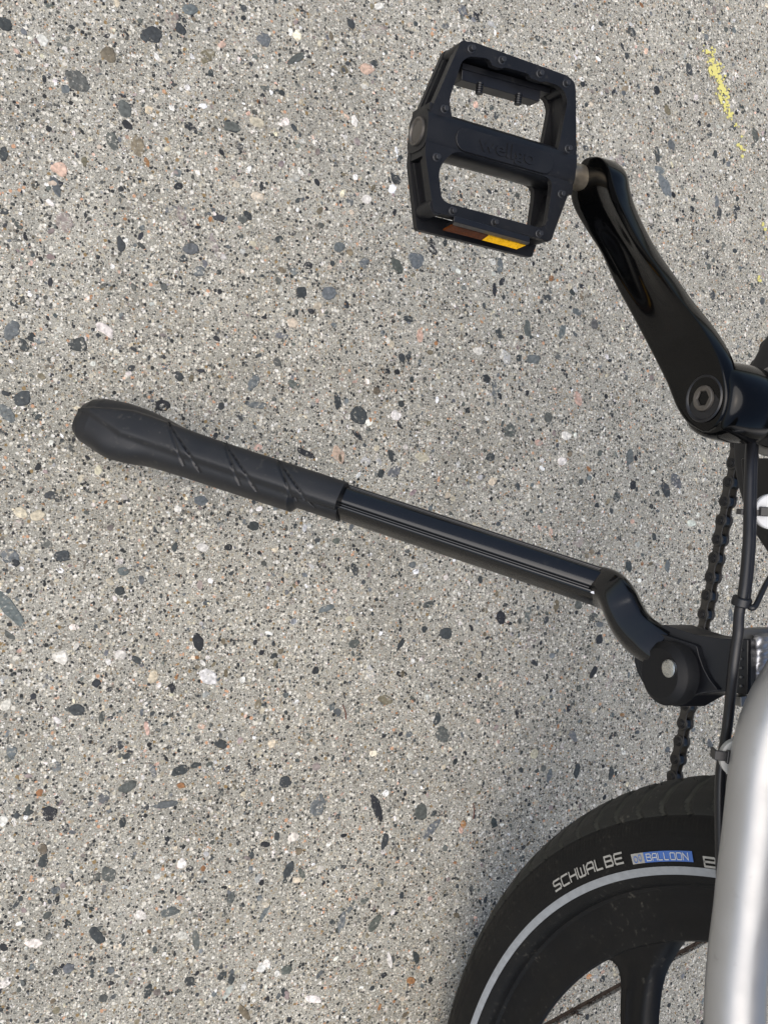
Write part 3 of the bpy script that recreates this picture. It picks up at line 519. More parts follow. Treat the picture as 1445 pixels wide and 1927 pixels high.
for i, (Lp, Rp) in enumerate(zip(Ls, Rs)):
    Wv = Rp-Lp; w = np.linalg.norm(Wv); w_ = Wv/w; rl = min(.0036, w*.42); rr_ = min(.0016, w*.42); T_ = th_[i]; bk = A([1., 0, 0])
    f1 = min(1, (i+.6)/5.) if i < 5 else 1; f2 = min(1, (len(Ls)-i-.4)/5.) if len(Ls)-i < 6 else 1
    endr = .0028*(1-math.sqrt(max(0, 1-(1-min(f1, f2))**2)))
    for j in range(NF):
        t = j/(NF-1); q = rl+(w-rl-rr_)*t; tc = t
        g = gd[i]*math.sin(math.pi*min(1, max(0, (tc-.12)/.78)))**1.3
        v.append(Lp+w_*q+bk*(g+endr))
    for j in range(1, NA): a = math.pi/2*j/NA; v.append(Rp-w_*rr_*(1-math.sin(a))+bk*(rr_*(1-math.cos(a))+endr*(1-j/NA)))
    out = w_*.0012  # upper flank leans outward
    for d in (.35, .7): v.append(Rp+out*d+bk*(T_*d))
    v.append(Rp+bk*T_-w_*.002); v.append(Lp+bk*T_+w_*.003)
    for d in (.7, .4): v.append(Lp+bk*(T_*d))
    for j in range(1, NA): a = math.pi/2*j/NA; v.append(Lp+w_*rl*(1-math.cos(a))+bk*(rl*(1-math.sin(a))+endr*(j/NA)))
k = len(v)//len(Ls); f = grid_faces(len(Ls), k)+[tuple(range(k)), tuple(range(len(v)-k, len(v)))]
mb = MB().add(v, f)
lathe([(-.0795, .012), (-.0790, .0155), (-.0765, .0178), (-.072, .0190), (-.062, .0198), (-.052, .0196), (-.047, .0188), (-.044, .0165), (-.0435, .012)], BY, BZ, 72, mb)
# pedal eye behind the arm end
crank = part('crank_arm', mb, M['gloss'], bike, smooth=46)
capy, capz = onx(1325, 750, -.081)[1:]
part('bolt_recess', lathe([(-.0792, .0102), (-.0815, .0118), (-.0822, .0112), (-.0820, .0106), (-.0812, .0100), (-.0814, .0066), (-.0806, .006)], capy, capz, 64), M['plastic'], crank, smooth=40)
# bolt with hexagon socket
mb = MB(); v = []; sg = 48
hexr = lambda a: .0034/math.cos(((a+math.pi/6) % (math.pi/3))-math.pi/6)
rows = [(-.0812, lambda a: .0064), (-.0824, lambda a: .0062), (-.0827, lambda a: .0056), (-.0825, lambda a: hexr(a)*1.08), (-.0820, hexr), (-.0790, lambda a: hexr(a)*.98)]
for x, fr in rows:
    for j in range(sg): a = 2*math.pi*j/sg; v.append((x, capy+fr(a)*math.cos(a), capz+fr(a)*math.sin(a)))
mb.add(v, grid_faces(len(rows), sg)+[tuple(range((len(rows)-1)*sg, len(rows)*sg))])
part('crank_bolt', mb, M['socket'], crank, smooth=30)

# bottom bracket, frame cup, chainring
part('bottom_bracket_shell', lathe([(-.030, .0195), (-.0305, .0205), (-.0305, .0232), (-.0295, .0240), (-.0270, .0242), (.030, .0242)], BY, BZ, 96, caps=(False, True)), M['cup'], bike, smooth=40)
part('bottom_bracket_cup', lathe([(-.046, .011), (-.046, .014), (-.034, .0145), (-.033, .0188), (-.0285, .0192), (-.0285, .0150)], BY, BZ, 64), M['plastic'], bike, smooth=40)
CX, CY0, CZ0, CA = .0532, .5252, .2026, -.1693
cdir = A([0, -math.cos(CA), math.sin(CA)]); pit = .0127
p0 = A([CX, CY0, CZ0])
perp = A([0, -cdir[2], cdir[1]])
dline = np.dot(A([0, BY, BZ])-A([0, CY0, CZ0]), perp); RC = abs(dline); foot = A([CX+.003, BY, BZ])-perp*dline
ringm = MB(); v = []; nt_ = 164
for x in (CX+.002, CX+.0045):
    for j in range(nt_):
        a = 2*math.pi*j/nt_; r = RC+(.0035 if j % 4 == 0 else (.001 if j % 4 in (1, 3) else -.003)); v.append((x, BY+r*math.cos(a), BZ+r*math.sin(a)))
    for j in range(nt_):
        a = 2*math.pi*j/nt_; v.append((x, BY+(RC-.012)*math.cos(a), BZ+(RC-.012)*math.sin(a)))
f = []
for j in range(nt_):
    j2 = (j+1) % nt_; f += [(j, j2, nt_+j2, nt_+j), (2*nt_+j, 3*nt_+j, 3*nt_+j2, 2*nt_+j2), (j, 2*nt_+j, 2*nt_+j2, j2), (nt_+j, nt_+j2, 3*nt_+j2, 3*nt_+j)]
ringm.add(v, f)
for k in range(5):
    a = 2*math.pi*k/5+.3; d = A([0, math.cos(a), math.sin(a)]); box(A([CX+.0062, BY, BZ])+d*RC*.47, d, (0, -math.sin(a), math.cos(a)), (1, 0, 0), RC*.9, .014, .004, ringm)
chainring = part('chainring', ringm, M['plastic'], bike, smooth=30)
part('bashguard', lathe([(CX-.0085, RC-.020), (CX-.0095, RC-.018), (CX-.0095, RC-.006), (CX-.0085, RC-.004), (CX-.0070, RC-.004), (CX-.0070, RC-.020)], BY, BZ, 96, caps=(False, False)), M['plastic'], chainring, smooth=40)

# chain: pins run along the lower straight, then round the chainring
s_foot = np.dot(foot-p0, cdir)   # negative: forward of pin 0
pts = []
i = 30
while i*pit > s_foot+.002: pts.append(p0+cdir*i*pit); i -= 1
rem = s_foot-(i+1)*pit      # distance past foot
rad0 = A([0, 0, 0])+(-perp*np.sign(dline)); a0 = math.atan2(rad0[2], rad0[1]); da = pit/RC; ac = a0
off = (pit-((i+1)*pit-s_foot))/RC
for k in range(26):
    a = a0+(off+k*da); pts.append(A([CX, BY+RC*math.cos(a), BZ+RC*math.sin(a)]))
pts = A(pts)
chain = bpy.data.objects.new('chain', None); COL.objects.link(chain); chain.parent = bike; chain.location = Vector(p0); ORIG['chain'] = p0
def fig8(pa, pb, x, r, w, mb, t=.0009):
    d = nrm(pb-pa); n = A([0, -d[2], d[1]]); c = (pa+pb)/2; l = np.linalg.norm(pb-pa)/2; loop = []
    def P(u, q): return c+d*u+n*q
    for k in range(11): a = -math.pi*.62+math.pi*1.24*k/10; loop.append(P(l+r*math.cos(a), r*math.sin(a)))
    loop.append(P(l*.3, w)); loop.append(P(-l*.3, w))
    for k in range(11): a = math.pi*.38+math.pi*1.24*k/10; loop.append(P(-l+r*math.cos(a), r*math.sin(a)))
    loop.append(P(-l*.3, -w)); loop.append(P(l*.3, -w))
    loop = [A([x, q[1], q[2]]) for q in loop]; plate([loop], (t, 0, 0), mb)
for k in range(len(pts)-1):
    a, b = pts[k], pts[k+1]; outer = k % 2 == 0; mb = MB()
    if outer: fig8(a, b, CX-.0008, .0045, .0031, mb); fig8(a, b, CX+.0056, .0045, .0031, mb)
    else: fig8(a, b, CX+.0003, .0043, .0029, mb); fig8(a, b, CX+.0045, .0043, .0029, mb)
    ln = part('chain_link', mb, M['chain'], chain, bevel=.00025, seg=1)
    if outer:
        mm = MB()
        for q in (a, b): cyl((CX+.0012, q[1], q[2]), (1, 0, 0), .00385, .0034, 20, mm)
        part('roller', mm, M['roller'], chain, smooth=40)
        mm = MB()
        for q in (a, b):
            cyl((CX-.0016, q[1], q[2]), (1, 0, 0), .0021, .0084, 18, mm); lathe([(CX-.0009, .0032), (CX-.00125, .0031), (CX-.00125, .0024)], q[1], q[2], 18, mm, (False, False))
        part('chain_pin', mm, M['plastic'], chain, smooth=40, bevel=.0003)

# ---------------------------------------------------------------- pedal
TAU = .0787; PAY, PAZ = .6790, .2046; PT = .0100
pX = A([1., 0, 0]); pS = A([0, math.cos(TAU), math.sin(TAU)]); pN = A([0, -math.sin(TAU), math.cos(TAU)])
PC = A([-.14, PAY, PAZ])
def ptop(x, y, h=PT): return onplane(x, y, PC+pN*h, pN)
Z1 = lambda l: [(750+x/3.6125, 50+y/3.6125) for x, y in l]
outl = roundloop(Z1([(418, 112), (470, 100), (520, 108), (1150, 335), (1195, 380), (1203, 430), (1209, 955), (1182, 1060), (1040, 1440), (1032, 1457), (1010, 1455), (235, 1258), (180, 855), (205, 600)]), 5, 4)
h1 = roundloop(Z1([(430, 235), (480, 202), (600, 215), (628, 238), (632, 265), (700, 286), (722, 276), (885, 322), (892, 350), (975, 378), (990, 370), (1080, 398), (1128, 440), (1146, 510), (1085, 828), (1055, 868), (1010, 855), (420, 684), (368, 640), (346, 520), (352, 470)]), 7, 4)
h2 = roundloop(Z1([(340, 878), (390, 850), (450, 860), (1000, 1020), (1038, 1048), (1040, 1100), (1005, 1340), (975, 1370), (930, 1360), (330, 1200), (292, 1165), (272, 1000), (290, 940)]), 8, 4)
P3 = lambda loop, h=PT: [ptop(x, y, h) for x, y in loop]
def loc(p): q = A(p)-PC; return A([q@pX, q@pS, q@pN])
def glo(u, s, n): return PC+pX*u+pS*s+pN*n
O3, H1, H2 = P3(outl), P3(h1), P3(h2)
TH = .0036
mb = plate([O3, H1, H2], tuple(-pN*TH))
# lower ring: same plan, a little longer at the rear
def low(loop, ks=1.03, inset=0.): return [glo(loc(p)[0], loc(p)[1]*(ks if loc(p)[1] > 0 else ks+.13), -PT) for p in loop]
H1b = [glo(*( [loc(p)[0], loc(p)[1]*1.0]), -PT) for p in P3(roundloop(Z1([(430, 235), (480, 202), (1080, 398), (1128, 440), (1146, 510), (1085, 828), (1055, 868), (1010, 855), (420, 684), (368, 640), (346, 520), (352, 470)]), 7, 4))]
H2b = [glo(loc(p)[0], loc(p)[1]*1.10, -PT) for p in H2]
plate([low(O3), H1b, H2b], tuple(pN*TH), mb)
body = mb
def seg_wall(a, b, inset, thick, n0=-PT+TH, n1=PT-TH):
    a, b = loc(ptop(*a)), loc(ptop(*b)); d = b-a; d[2] = 0; l = np.linalg.norm(d); d /= l; n = A([-d[1], d[0], 0])
    if np.dot(n[:2], -(a+b)[:2]/2) < 0: n = -n
    c = (a+b)/2+n*(inset+thick/2); G = lambda v: pX*v[0]+pS*v[1]
    box(glo(c[0], c[1], (n0+n1)/2), G(d), G(n), pN, l-.0025, thick, n1-n0, body)
Zp = lambda x, y: (750+x/3.6125, 50+y/3.6125)
for a_, b_2 in ((Zp(400, 150), Zp(208, 600)), (Zp(183, 870), Zp(232, 1240)), (Zp(1201, 430), Zp(1206, 920)), (Zp(1177, 1075), Zp(1050, 1420))):
    seg_wall(a_, b_2, .0030, .0018)
    seg_wall(a_, b_2, .0004, .0045, PT-.0066, PT-TH+.0003); seg_wall(a_, b_2, .0004, .0045, -PT+TH-.0003, -PT+.0066)
for ua in (loc(ptop(*Zp(190, 735)))[0]+.0047, loc(ptop(*Zp(1200, 1000)))[0]-.0046): box(glo(ua, 0, 0), pX, pS, pN, .0085, .0270, 2*PT-.0012, body)
fa, fb_ = loc(ptop(*Zp(455, 118))), loc(ptop(*Zp(1150, 350))); fd = (fb_-fa)/np.linalg.norm(fb_-fa); fc = (fa+fb_)/2
box(glo(fc[0], fc[1]-.0025, 0), pX*fd[0]+pS*fd[1], pS*fd[0]-pX*fd[1], pN, np.linalg.norm(fb_-fa)-.005, .0022, 2*PT-2*TH+.001, body)
# corner posts
for (x, y), r in (((455, 150), .0042), ((1150, 400), .0042), ((268, 1215), .0046), ((1010, 1400), .0046)):
    q = loc(ptop(*Zp(x, y))); cyl(glo(q[0], q[1]*(1.0 if q[1] > 0 else 1.01), -PT+.0005), pN, r, 2*PT-.001, 18, body)
# inner cross rail behind each reflector
for s0 in (1, -1):
    a = loc(ptop(*Zp(500, 235))) if s0 > 0 else loc(ptop(*Zp(330, 1215))); b = loc(ptop(*Zp(1090, 405))) if s0 > 0 else loc(ptop(*Zp(960, 1375)))
    d = b-a; l = np.linalg.norm(d); d /= l; c = (a+b)/2; nn = A([-d[1], d[0], 0])
    box(glo(c[0], c[1]+.0003*s0, -.0035), pX*d[0]+pS*d[1], pX*nn[0]+pS*nn[1], pN, l*1.02, .003, .009, body)
# axle housing: rounded beam between the openings
ml, mr = loc(ptop(*Zp(190, 735)))[0]-.0002, loc(ptop(*Zp(1205, 1000)))[0]-.0008
sec = lambda i, t: [(b, n*PT/.0122) for b, n in [(-.0105, -.004), (-.0105, .004), (-.0098, .0095), (-.0075, .0122), (-.0045, .0129), (.0045, .0129), (.0075, .0122), (.0098, .0095), (.0105, .004), (.0105, -.004), (.0098, -.0095), (.0075, -.0122), (.0045, -.0129), (-.0045, -.0129), (-.0075, -.0122), (-.0098, -.0095)]]
sweep([glo(ml, .0006, 0), glo((ml+mr)/2, .0006, 0), glo(mr, .0006, 0)], sec, pN, body)
pedal = part('pedal', body, M['pedal'], bike, bevel=.0006, seg=3, smooth=38)
# raised name plate with the maker's word
def nameplate():
    ends = [Zp(415, 722), Zp(1033, 955)]; a, b = loc(ptop(*Zp(450, 772))), loc(ptop(*Zp(985, 925))); sm = (a[1]+b[1])/2; loop = []
    r = .0062; 
    for k in range(13): t = math.pi/2+math.pi*k/12; loop.append((a[0]+r*math.cos(t), sm+r*math.sin(t)))
    for k in range(13): t = -math.pi/2+math.pi*k/12; loop.append((b[0]+r*math.cos(t), sm+r*math.sin(t)))
    top = [glo(u, s, PT+.0012) for u, s in loop]
    o = part('name_plate', plate([top], tuple(-pN*.0016)), M['pedal'], pedal, bevel=.0004)
    cu = bpy.data.curves.new('word', 'FONT'); cu.body = 'wellgo'; cu.size = .0125; cu.extrude = .0004; cu.align_x = 'CENTER'; cu.align_y = 'CENTER'; cu.offset = .00025
    to = bpy.data.objects.new('word', cu); COL.objects.link(to); dg = bpy.context.evaluated_depsgraph_get(); me = bpy.data.meshes.new_from_object(to.evaluated_get(dg))
    cx_, cy_ = (a[0]+b[0])/2+.001, sm
    vs = [glo(cx_+v.co.x*1.12, cy_+v.co.y*.85, PT+.0013+v.co.z) for v in me.vertices]; fs = [tuple(p.vertices) for p in me.polygons]
    bpy.data.objects.remove(to); bpy.data.meshes.remove(me); bpy.data.curves.remove(cu)
    mbt = MB().add(vs, fs); part('raised_lettering', mbt, M['pedal'], pedal)
nameplate()
for x, y in [(497, 143), (705, 220), (962, 312), (1140, 378), (315, 552), (1155, 822), (262, 880), (1108, 1130), (370, 1245), (655, 1323), (957, 1400)]:
    q = ptop(*Zp(x-4, y+9)); m1 = cyl(q-pN*.0005, pN, .0016, .0030, 14, None, .00145); cyl(q-pN*.0002, pN, .0024, .0005, 18, m1, .0022)
    part('grip_pin', m1, M['pin'], pedal, bevel=.00025, smooth=40)
cq = loc(ptop(*Zp(190, 735)))
lp = lambda prof, m=None: lathe(prof, PAY+.0006*math.cos(TAU), PAZ, 48, m)
part('axle_cap', lp([(PC[0]+ml-.0012, .0030), (PC[0]+ml-.0006, .0058), (PC[0]+ml-.0014, .0064), (PC[0]+ml-.0012, .0074), (PC[0]+ml+.001, .0076)]), M['socket'], pedal, smooth=30)
part('spindle', lp([(PC[0]+mr-.001, .0060), (PC[0]+mr+.0006, .0082), (PC[0]+mr+.0016, .0082), (PC[0]+mr+.0018, .0074), (-.0815, .0074), (-.080, .006)]), M['spindle'], pedal, smooth=40)
# rear reflector: dark lip, amber lens with lit and unlit halves painted in
def zrear(x, y, s): return onplane(*Zp(x, y), PC+pS*s, pS)
sr = loc(ptop(*Zp(640, 1350)))[1]-.0055
hous = plate([[zrear(*p, sr-.001) for p in [(374, 1326), (888, 1466), (886, 1480), (862, 1484), (366, 1350)]]], tuple(pS*.0030))
plate([[zrear(*p, sr+.0012) for p in [(366, 1345), (880, 1480), (842, 1500), (320, 1366)]]], tuple(pS*.0022), hous)
ref = part('reflector_housing', hous, M['plastic'], pedal, bevel=.0003)
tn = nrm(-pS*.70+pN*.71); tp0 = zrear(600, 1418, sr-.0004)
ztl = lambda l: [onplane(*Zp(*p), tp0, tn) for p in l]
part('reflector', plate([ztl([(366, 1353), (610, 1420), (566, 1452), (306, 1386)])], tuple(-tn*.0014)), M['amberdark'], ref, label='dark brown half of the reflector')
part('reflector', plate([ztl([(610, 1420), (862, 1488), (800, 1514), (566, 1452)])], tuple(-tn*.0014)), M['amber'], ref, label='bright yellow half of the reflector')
# front reflector body seen from behind, with two screws
q0, q1 = loc(ptop(*Zp(470, 250))), loc(ptop(*Zp(1060, 420))); d = q1-q0; 
mb = box(glo((q0+q1)[0]/2, (q0+q1)[1]/2-.0010, -.0045), nrm(pX*d[0]+pS*d[1]), nrm(pS*d[0]-pX*d[1]), pN, .052, .008, .0095)
fr = part('reflector_housing', mb, M['plastic'], pedal, bevel=.0004)
for x, y in ((580, 420), (845, 495)):
    m1 = MB(); q = ptop(*Zp(x, y-60), .004)
    for k in range(5): cyl(q-pN*.004-pS*(.001+.0012*k), -pS, .0021, .0007, 14, m1); cyl(q-pN*.004-pS*(.0006+.0012*k), -pS, .0015, .0012, 12, m1)
    part('screw', m1, M['plastic'], fr, smooth=40)

# ---------------------------------------------------------------- kickstand
stand = bpy.data.objects.new('kickstand', None); COL.objects.link(stand); stand.parent = bike
FT = onz(196, 794, .0235); J1 = onx(1132, 1106, -.075)
stand.location = Vector(J1); ORIG['kickstand'] = J1
kA = nrm(FT-J1); vc = nrm(CAM-(FT+J1)/2); kN = nrm(vc-kA*np.dot(vc, kA)); side = np.cross(kA, kN)
if np.dot(side, CU) < 0: side = -side
ROLL = math.radians(22); kN = kN*math.cos(ROLL)+side*math.sin(ROLL)
LEN = np.linalg.norm(FT-J1)
def legsec(w, h):
    P = [(0, 1.0), (.30, .985), (.50, .93), (.55, .82), (.62, .78), (.70, .83), (.80, .79), (.92, .60), (1.0, .30), (1.0, -.35), (.95, -.62), (.80, -.85), (.5, -.97), (0, -1)]
    P += [(-x, y) for x, y in P[::-1][1:-1]]; return [(x*w, y*h) for x, y in P]
def smoothsec(P, n=3):
    Q = A(P+P[:1]+P[1:2]); 
    out = []
    m = len(P)
    for i in range(m):
        p0, p1, p2, p3 = map(A, (P[i-1], P[i], P[(i+1) % m], P[(i+2) % m]))
        for k in range(n): t = k/n; out.append(tuple(.5*((2*p1)+(-p0+p2)*t+(2*p0-5*p1+4*p2-p3)*t*t+(-p0+3*p1-3*p2+p3)*t**3)))
    return out
LS = smoothsec(legsec(.0098, .0112), 3)
leg = part('leg_tube', sweep([J1+kA*t for t in np.linspace(0, LEN-.03, 12)], lambda i, t: LS, kN), M['leg'], stand, smooth=45)
# paint chip showing bare metal
c = onplane(1122, 1117, J1+kN*.0095, kN)
vch = nrm(CAM-c)
mb = MB(); m = 14; a, r = blob(m, .3); e1 = kA; e2 = np.cross(kA, kN)
# rubber sleeve
rb0_, = (FT-J1)@kA, 
tEnd = LEN
def tproj(x, y):
    """distance along the leg of the point seen at x,y"""
    best = min(np.linspace(0, LEN+.03, 800), key=lambda t: abs(_px(J1+kA*t)[0]-x)); return best
def _px(P): v = A(P)-CAM; z = v@CD; return (W_/2+F_*(v@CR)/z, H_/2-F_*(v@CU)/z)
tS = tproj(648, 955); tM = tproj(560, 930); tTip = tproj(153, 775)
NS, NK = 320, 120
ss = np.concatenate([np.linspace(tS, tTip-.012, NS-40), tTip-.012+.012*np.sin(np.linspace(0, math.pi/2, 41)[1:])]); v = []
Bv = np.cross(kA, kN)
if np.dot(Bv, CU) < 0: Bv = -Bv
fx = [153, 154.5, 160, 171, 189, 225, 266, 295, 333, 391, 474, 540, 565, 648]
ks = [tTip]+[tproj(x, 0) for x in fx[1:]]
up_w = [-.0045, .0030, .0082, .0120, .0143, .0163, .0160, .0148, .0120, .0108, .0108, .0112, .0112, .0112]
dn_w = [.0046, .0105, .0140, .0168, .0183, .0218, .0205, .0180, .0172, .0168, .0165, .0160, .0158, .0155]
hh = [.0004, .0045, .0085, .0108, .0126, .0134, .0134, .0132, .0130, .0128, .0126, .0126, .0126, .0126]
def itp(t, ys): 
    x = A(ks[::-1]); y = A(ys[::-1]); return float(np.interp(t, x, y))
# smooth the width tables
def sm(t, ys): return sum(itp(t+o, ys) for o in (-.004, -.002, 0, .002, .004))/5 if t < tTip-.016 else itp(t, ys)
GL3 = [tproj(287, 0), tproj(388, 0), tproj(485, 0)]
for t in ss:
    c = J1+kA*t; u, d_, h = sm(t, up_w), sm(t, dn_w), sm(t, hh)
    for j in range(NK):
        a = 2*math.pi*j/NK; cb, cn = math.cos(a), math.sin(a); w = u if cb > 0 else d_
        p = 2.5; rr_ = (abs(cb)**p+abs(cn)**p)**(-1/p); b = (u+d_)/2*cb*rr_+(u-d_)/2; n = h*cn*rr_
        lift = 0.
        if cn > 0:
            bandw = .0092*min(1, max(.02, (tTip-t-.004)/.036)); mid = -.0010
            eb = (bandw-abs(b-mid))/.0016
            band = 1/(1+math.exp(-max(-30, min(30, eb*3.2))))
            lift += .0032*band
            if t < tM: lift -= .0012*(1-band)*0+.0
            # slanted mould lines across the raised band
            for g0_ in GL3:
                for o, dep in ((-.0035, .0010), (.0040, .0012)):
                    line = g0_-.010-(.010-b)*(1.45 if o > 0 else .95)+(.0012 if o > 0 else 0)
                    q = abs(t-line)
                    if q < .0011 and -.0145 < b < .0090: lift -= dep*(1-(q/.0011)**2)
        if t < tM-.001 and not (cn > 0 and abs(b+.001) < .0104):
            f_ = min(1, (tM-t)/.004); sh = 1-.22*f_
            b *= sh; n *= sh
        v.append(c+Bv*b+kN*(n+lift*(1 if cn > .25 else max(0, cn/.25))))
f = grid_faces(NS, NK)+[tuple(range(NK)), tuple(range((NS-1)*NK, NS*NK))]
part('rubber_foot', MB().add(v, f), M['rubber'], stand, smooth=70)
# cast neck
npx = [(1132, 1106, -.0750), (1143, 1109, -.0752), (1155, 1116, -.0754), (1165, 1131, -.0752), (1174, 1151, -.0745), (1186, 1173, -.0735), (1202, 1192, -.0720), (1220, 1206, -.0700), (1242, 1222, -.067)]
npath = catmull([onx(*p) for p in npx], 6)
nsec = lambda i, t: smoothsec([(x*(.0101+.0010*min(1, t*1.2)), y*(.0108-.0015*t)) for x, y in [(0, 1.0), (.40, .98), (.66, .93), (.86, .70), (.96, .35), (1, 0), (.98, -.4), (.8, -.85), (.4, -1), (0, -1), (-.4, -1), (-.8, -.85), (-.98, -.4), (-1, 0), (-.96, .35), (-.86, .70), (-.66, .93), (-.40, .98)]], 2)
neck = part('cast_neck', sweep(npath, nsec, kN), M['leg'], stand, smooth=60)
J1g = J1+kA*.0004
part('joint_ring', sweep([J1+kA*.0008, J1-kA*.0002], lambda i, t: [(x*1.035, y*1.02) for x, y in smoothsec(legsec(.0098, .0108), 2)], kN), M['plastic'], stand, smooth=40)
# chip: small irregular silver fleck sitting on the leg's upper flank next to the joint
cc = onplane(1122, 1117, J1+kN*.0062, nrm(CAM-J1)); nv_ = nrm(CAM-cc); e1 = nrm(kA-nv_*np.dot(kA, nv_)); e2 = np.cross(nv_, e1)
# mounting bracket (outer face leans inward towards the frame)
def bx_(px): return -.070+.022*max(0, (px-1245))/160
Z5 = lambda l: [(1120+x/4.378, 1040+y/4.378) for x, y in l]
bo = Z5([(552, 590), (700, 640), (830, 680), (1000, 705), (1130, 712), (1255, 712), (1252, 1168), (1160, 1160), (1070, 1143), (960, 1150), (880, 1163), (830, 1175), (740, 1225), (660, 1272), (600, 1250), (520, 1200), (440, 1140), (380, 1060), (340, 980), (315, 890), (325, 800), (390, 730), (470, 660)])
bo = roundloop(bo, 4, 3); f0 = [onx(x, y, bx_(x)) for x, y in bo]; n = len(f0)
vb = [p for p in f0]+[p+A([.016, .0005, .004])*(1 if q[0] < 1372 else max(.12, (1405-q[0])/33)) for p, q in zip(f0, bo)]; fb = [tuple(range(n)), tuple(range(n, 2*n))]+[(i, (i+1) % n, n+(i+1) % n, n+i) for i in range(n)]
bracket = part('mounting_bracket', MB().add(vb, fb), M['cast'], stand, bevel=.0016, seg=3, smooth=40)
st2 = roundloop(Z5([(505, 660), (600, 690), (832, 765), (850, 850), (890, 960), (940, 1050), (1010, 1132), (880, 1150), (760, 1195), (660, 1250), (560, 1205), (470, 1140), (400, 1060), (350, 950), (340, 820), (410, 740)]), 5, 3)
f0 = [onx(x, y, bx_(x)-.0022) for x, y in st2]; n = len(f0); vb = f0+[p+A([.003, 0, 0]) for p in f0]; fb = [tuple(range(n)), tuple(range(n, 2*n))]+[(i, (i+1) % n, n+(i+1) % n, n+i) for i in range(n)]
part('bracket_step', MB().add(vb, fb), M['cast'], bracket, bevel=.0007, seg=2, smooth=40)
ky, kz = onx(1239, 1267, -.0776)[1:]
part('pivot_boss', lathe([(-.066, .0163), (-.0735, .0163), (-.0742, .0160), (-.0769, .0132), (-.0773, .0127)], ky, kz, 72), M['matt'], bracket, smooth=30)
sy_, sz_ = onx(1255, 1258, -.0792)[1:]
mb = lathe([(-.0774, .0046), (-.0787, .0045), (-.0793, .0036), (-.0794, .0010)], sy_, sz_, 36)
part('pivot_screw', mb, M['steel'], bracket, smooth=50)
mb = MB()
for k in range(5): q = onx(1394, 1223+k*17, -.0502); cyl(q, (-1, 0, 0), .0006, .0008, 10, mb)
part('grip_dimple', mb, M['cup'], bracket)
# bare-metal chip at the joint
sgn = 1
tpos = J1+kA*.0045
mb = MB(); a_, r_ = blob(12, .3); loop = []
for q, rr_ in zip(a_, r_):
    x = 1122+math.cos(q)*rr_*10.5; y = 1117+math.sin(q)*rr_*3.6+math.cos(q)*3; loop.append((x, y))
# lay it on the flank of the tube
Bu = np.cross(kA, kN); Bu = Bu if np.dot(Bu, CU) > 0 else -Bu
fl_n = nrm(kN*.75-Bu*.66); fp = J1+kN*.0105-Bu*.0060
vb = [onplane(x, y, fp+fl_n*.0020, fl_n) for x, y in loop]; vt = [p-fl_n*.0030 for p in vb]; n = len(vb)
part('paint_chip', MB().add(vb+vt, [tuple(range(n)), tuple(range(n, 2*n))]+[(i, (i+1) % n, n+(i+1) % n, n+i) for i in range(n)]), M['weld'], leg)

# ---------------------------------------------------------------- frame: chain stay, yoke plate, weld
tp = [A([-.068, 0., WZ]), A([-.067, .12, .343])]+[onx(1381, 1927, -.0635), onx(1401, 1700, -.063), onx(1417, 1560, -.0625), onx(1428, 1460, -.062), onx(1441, 1390, -.060), onx(1462, 1330, -.055), onx(1493, 1275, -.046), onx(1530, 1200, -.034), onx(1532, 1100, -.024), onx(1505, 950, -.018), A([-.012, BY-.01, BZ+.004])]
stay = part('chain_stay', sweep(catmull(tp, 8), round_sec(.0139, 48), (0, 0, 1)), M['silver'], bike, smooth=180)
tp2 = [A([-p[0], p[1], p[2]]) for p in tp]
part('chain_stay', sweep(catmull(tp2, 5), round_sec(.0110, 32), (0, 0, 1)), M['silver'], bike, smooth=180)
yp = [(1396, 1184), (1470, 1182), (1490, 1335), (1393, 1330), (1393, 1311), (1405, 1309)]
mbp = plate([[onz(x, y, .306) for x, y in yp]], (0, 0, -.006)); part('stand_plate', mbp, M['cup'], bike, bevel=.0005)
w0, w1 = onz(1434, 1194, .309), onz(1430, 1302, .309); pathw = [w0+(w1-w0)*t+A([rng.normal(0, .0004), 0, 0]) for t in np.linspace(0, 1, 40)]
part('weld_bead', sweep(pathw, lambda i, t: [((.0052+.0006*math.sin(i*1.25))*math.cos(2*math.pi*j/20), (.0034+.0008*math.sin(i*1.25))*math.sin(2*math.pi*j/20)) for j in range(20)], (0, 0, 1)), M['weld'], bike, smooth=60)
gp = [(1392, 862), (1398, 930), (1406, 985), (1419, 1003), (1450, 1050), (1475, 1050), (1470, 862)]
part('chain_guard', plate([[onx(x, y, .012) for x, y in roundloop(gp, 5, 3)]], (.004, 0, 0)), M['plastic'], bike, bevel=.0008)

# cable housing, guides and ties
cpx = [(1420, 800), (1412, 840), (1410, 880), (1408, 955), (1407, 1013), (1402, 1079), (1397, 1120), (1390, 1155), (1388, 1190), (1384, 1218), (1378, 1266), (1372, 1331), (1365, 1386), (1358, 1427), (1354, 1476), (1354, 1560), (1356, 1640), (1362, 1760), (1366, 1900)]
cxs = np.interp([p[1] for p in cpx], [800, 880, 1180, 1420, 1640, 1900], [-.040, -.050, -.066, -.056, -.053, -.050])
cxs = A([c if not (1180 < p[1] < 1320) else -.066 for c, p in zip(cxs, cpx)])
cpath = catmull([onx(x, y, X) for (x, y), X in zip(cpx, cxs)], 6)
cable = part('cable_housing', sweep(cpath, round_sec(.0026, 20), (0, 0, 1)), M['plastic'], bike, smooth=180)
c2 = catmull([onx(x+6, y, X+.002) for (x, y), X in zip(cpx[1:7], cxs[1:7])]+[onx(1404, 1140, -.060)], 6)
part('cable_housing', sweep(c2, round_sec(.0023, 18), (0, 0, 1)), M['plastic'], bike, smooth=180)
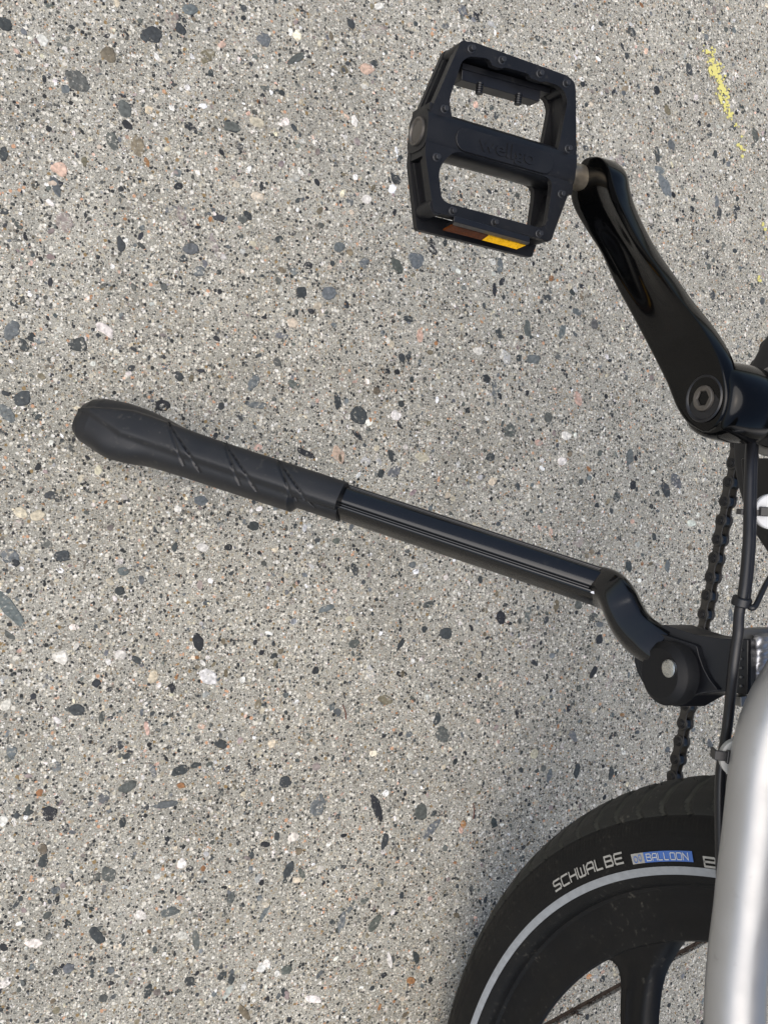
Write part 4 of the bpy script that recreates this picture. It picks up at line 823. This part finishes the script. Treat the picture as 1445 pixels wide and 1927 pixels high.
c3 = catmull([onx(1404, 1138, -.062), onx(1413, 1144, -.062), onx(1420, 1141, -.060), onx(1428, 1125, -.056), onx(1440, 1100, -.050), onx(1455, 1075, -.044)], 5)
part('cable_housing', sweep(c3, round_sec(.0014, 14), (0, 0, 1)), M['plastic'], bike, smooth=180)
def guide(px, py, X, r, mt):
    p = onx(px, py, X); nb = nrm([-.5, -.05, .86]); m1 = cyl(p-nb*.004, nb, r, .0036, 48); cyl(p-nb*.0004, nb, r, .0006, 48, m1, r*.93)
    return part('cable_boss', m1, mt, stay, smooth=40)
g1_ = guide(1453, 963, -.043, .0088, M['bossw']); g2_ = guide(1393, 1429, -.063, .0095, M['boss'])
def tie(p0, p1, w, X, head, name='cable_tie'):
    a, b = onx(*p0, X), onx(*p1, X); d = nrm(b-a); up = A([-1., 0, 0]); s = np.cross(d, up); m = box((a+b)/2, d, s, up, np.linalg.norm(b-a), w, .0016)
    if head: h0, h1 = onx(*head[0], X-.001), onx(*head[1], X-.001); box((h0+h1)/2, d, s, up, abs(np.dot(h1-h0, d)), abs(np.dot(h1-h0, s)), .0042, m)
    # wrap down behind the cable
    box(a+A([.003, 0, 0]), d, s, up, .0013, w, .007, m)
    return part(name, m, M['plastic'], cable, bevel=.0004)
nb_ = nrm([-.5, -.05, .86])
def tie_on(ctr, X, a, b, w, h):
    P = onx(*ctr, X)+nb_*.0011; f = lambda x, y: onplane(x, y, P, nb_); A_, B_ = f(*a), f(*b); d = nrm(B_-A_); sd = np.cross(nb_, d)
    m = box((A_+B_)/2, d, sd, nb_, np.linalg.norm(B_-A_), w, .0015); H0, H1 = f(*h[0]), f(*h[1])
    box((H0+H1)/2+nb_*.0010, d, sd, nb_, abs(np.dot(H1-H0, d)), abs(np.dot(H1-H0, sd)), .0032, m)
    box(A_-nb_*.003, d, sd, nb_, .0014, w, .0075, m)
    return part('cable_tie', m, M['plastic'], cable, bevel=.0004)
tie_on((1453, 963), -.043, (1395, 963), (1432, 966), .0028, ((1428, 953), (1442, 972)))
tie_on((1393, 1429), -.063, (1346, 1421), (1372, 1424), .0046, ((1366, 1411), (1383, 1437)))
q = cpath[np.argmin([abs(_px(p)[1]-1132) for p in cpath])]; d = nrm(onx(1388, 1150, -.063)-onx(1398, 1110, -.063))
mb = cyl(q-d*.0022, d, .0047, .0044, 24); part('cable_tie', mb, M['plastic'], cable, bevel=.0006, smooth=40)
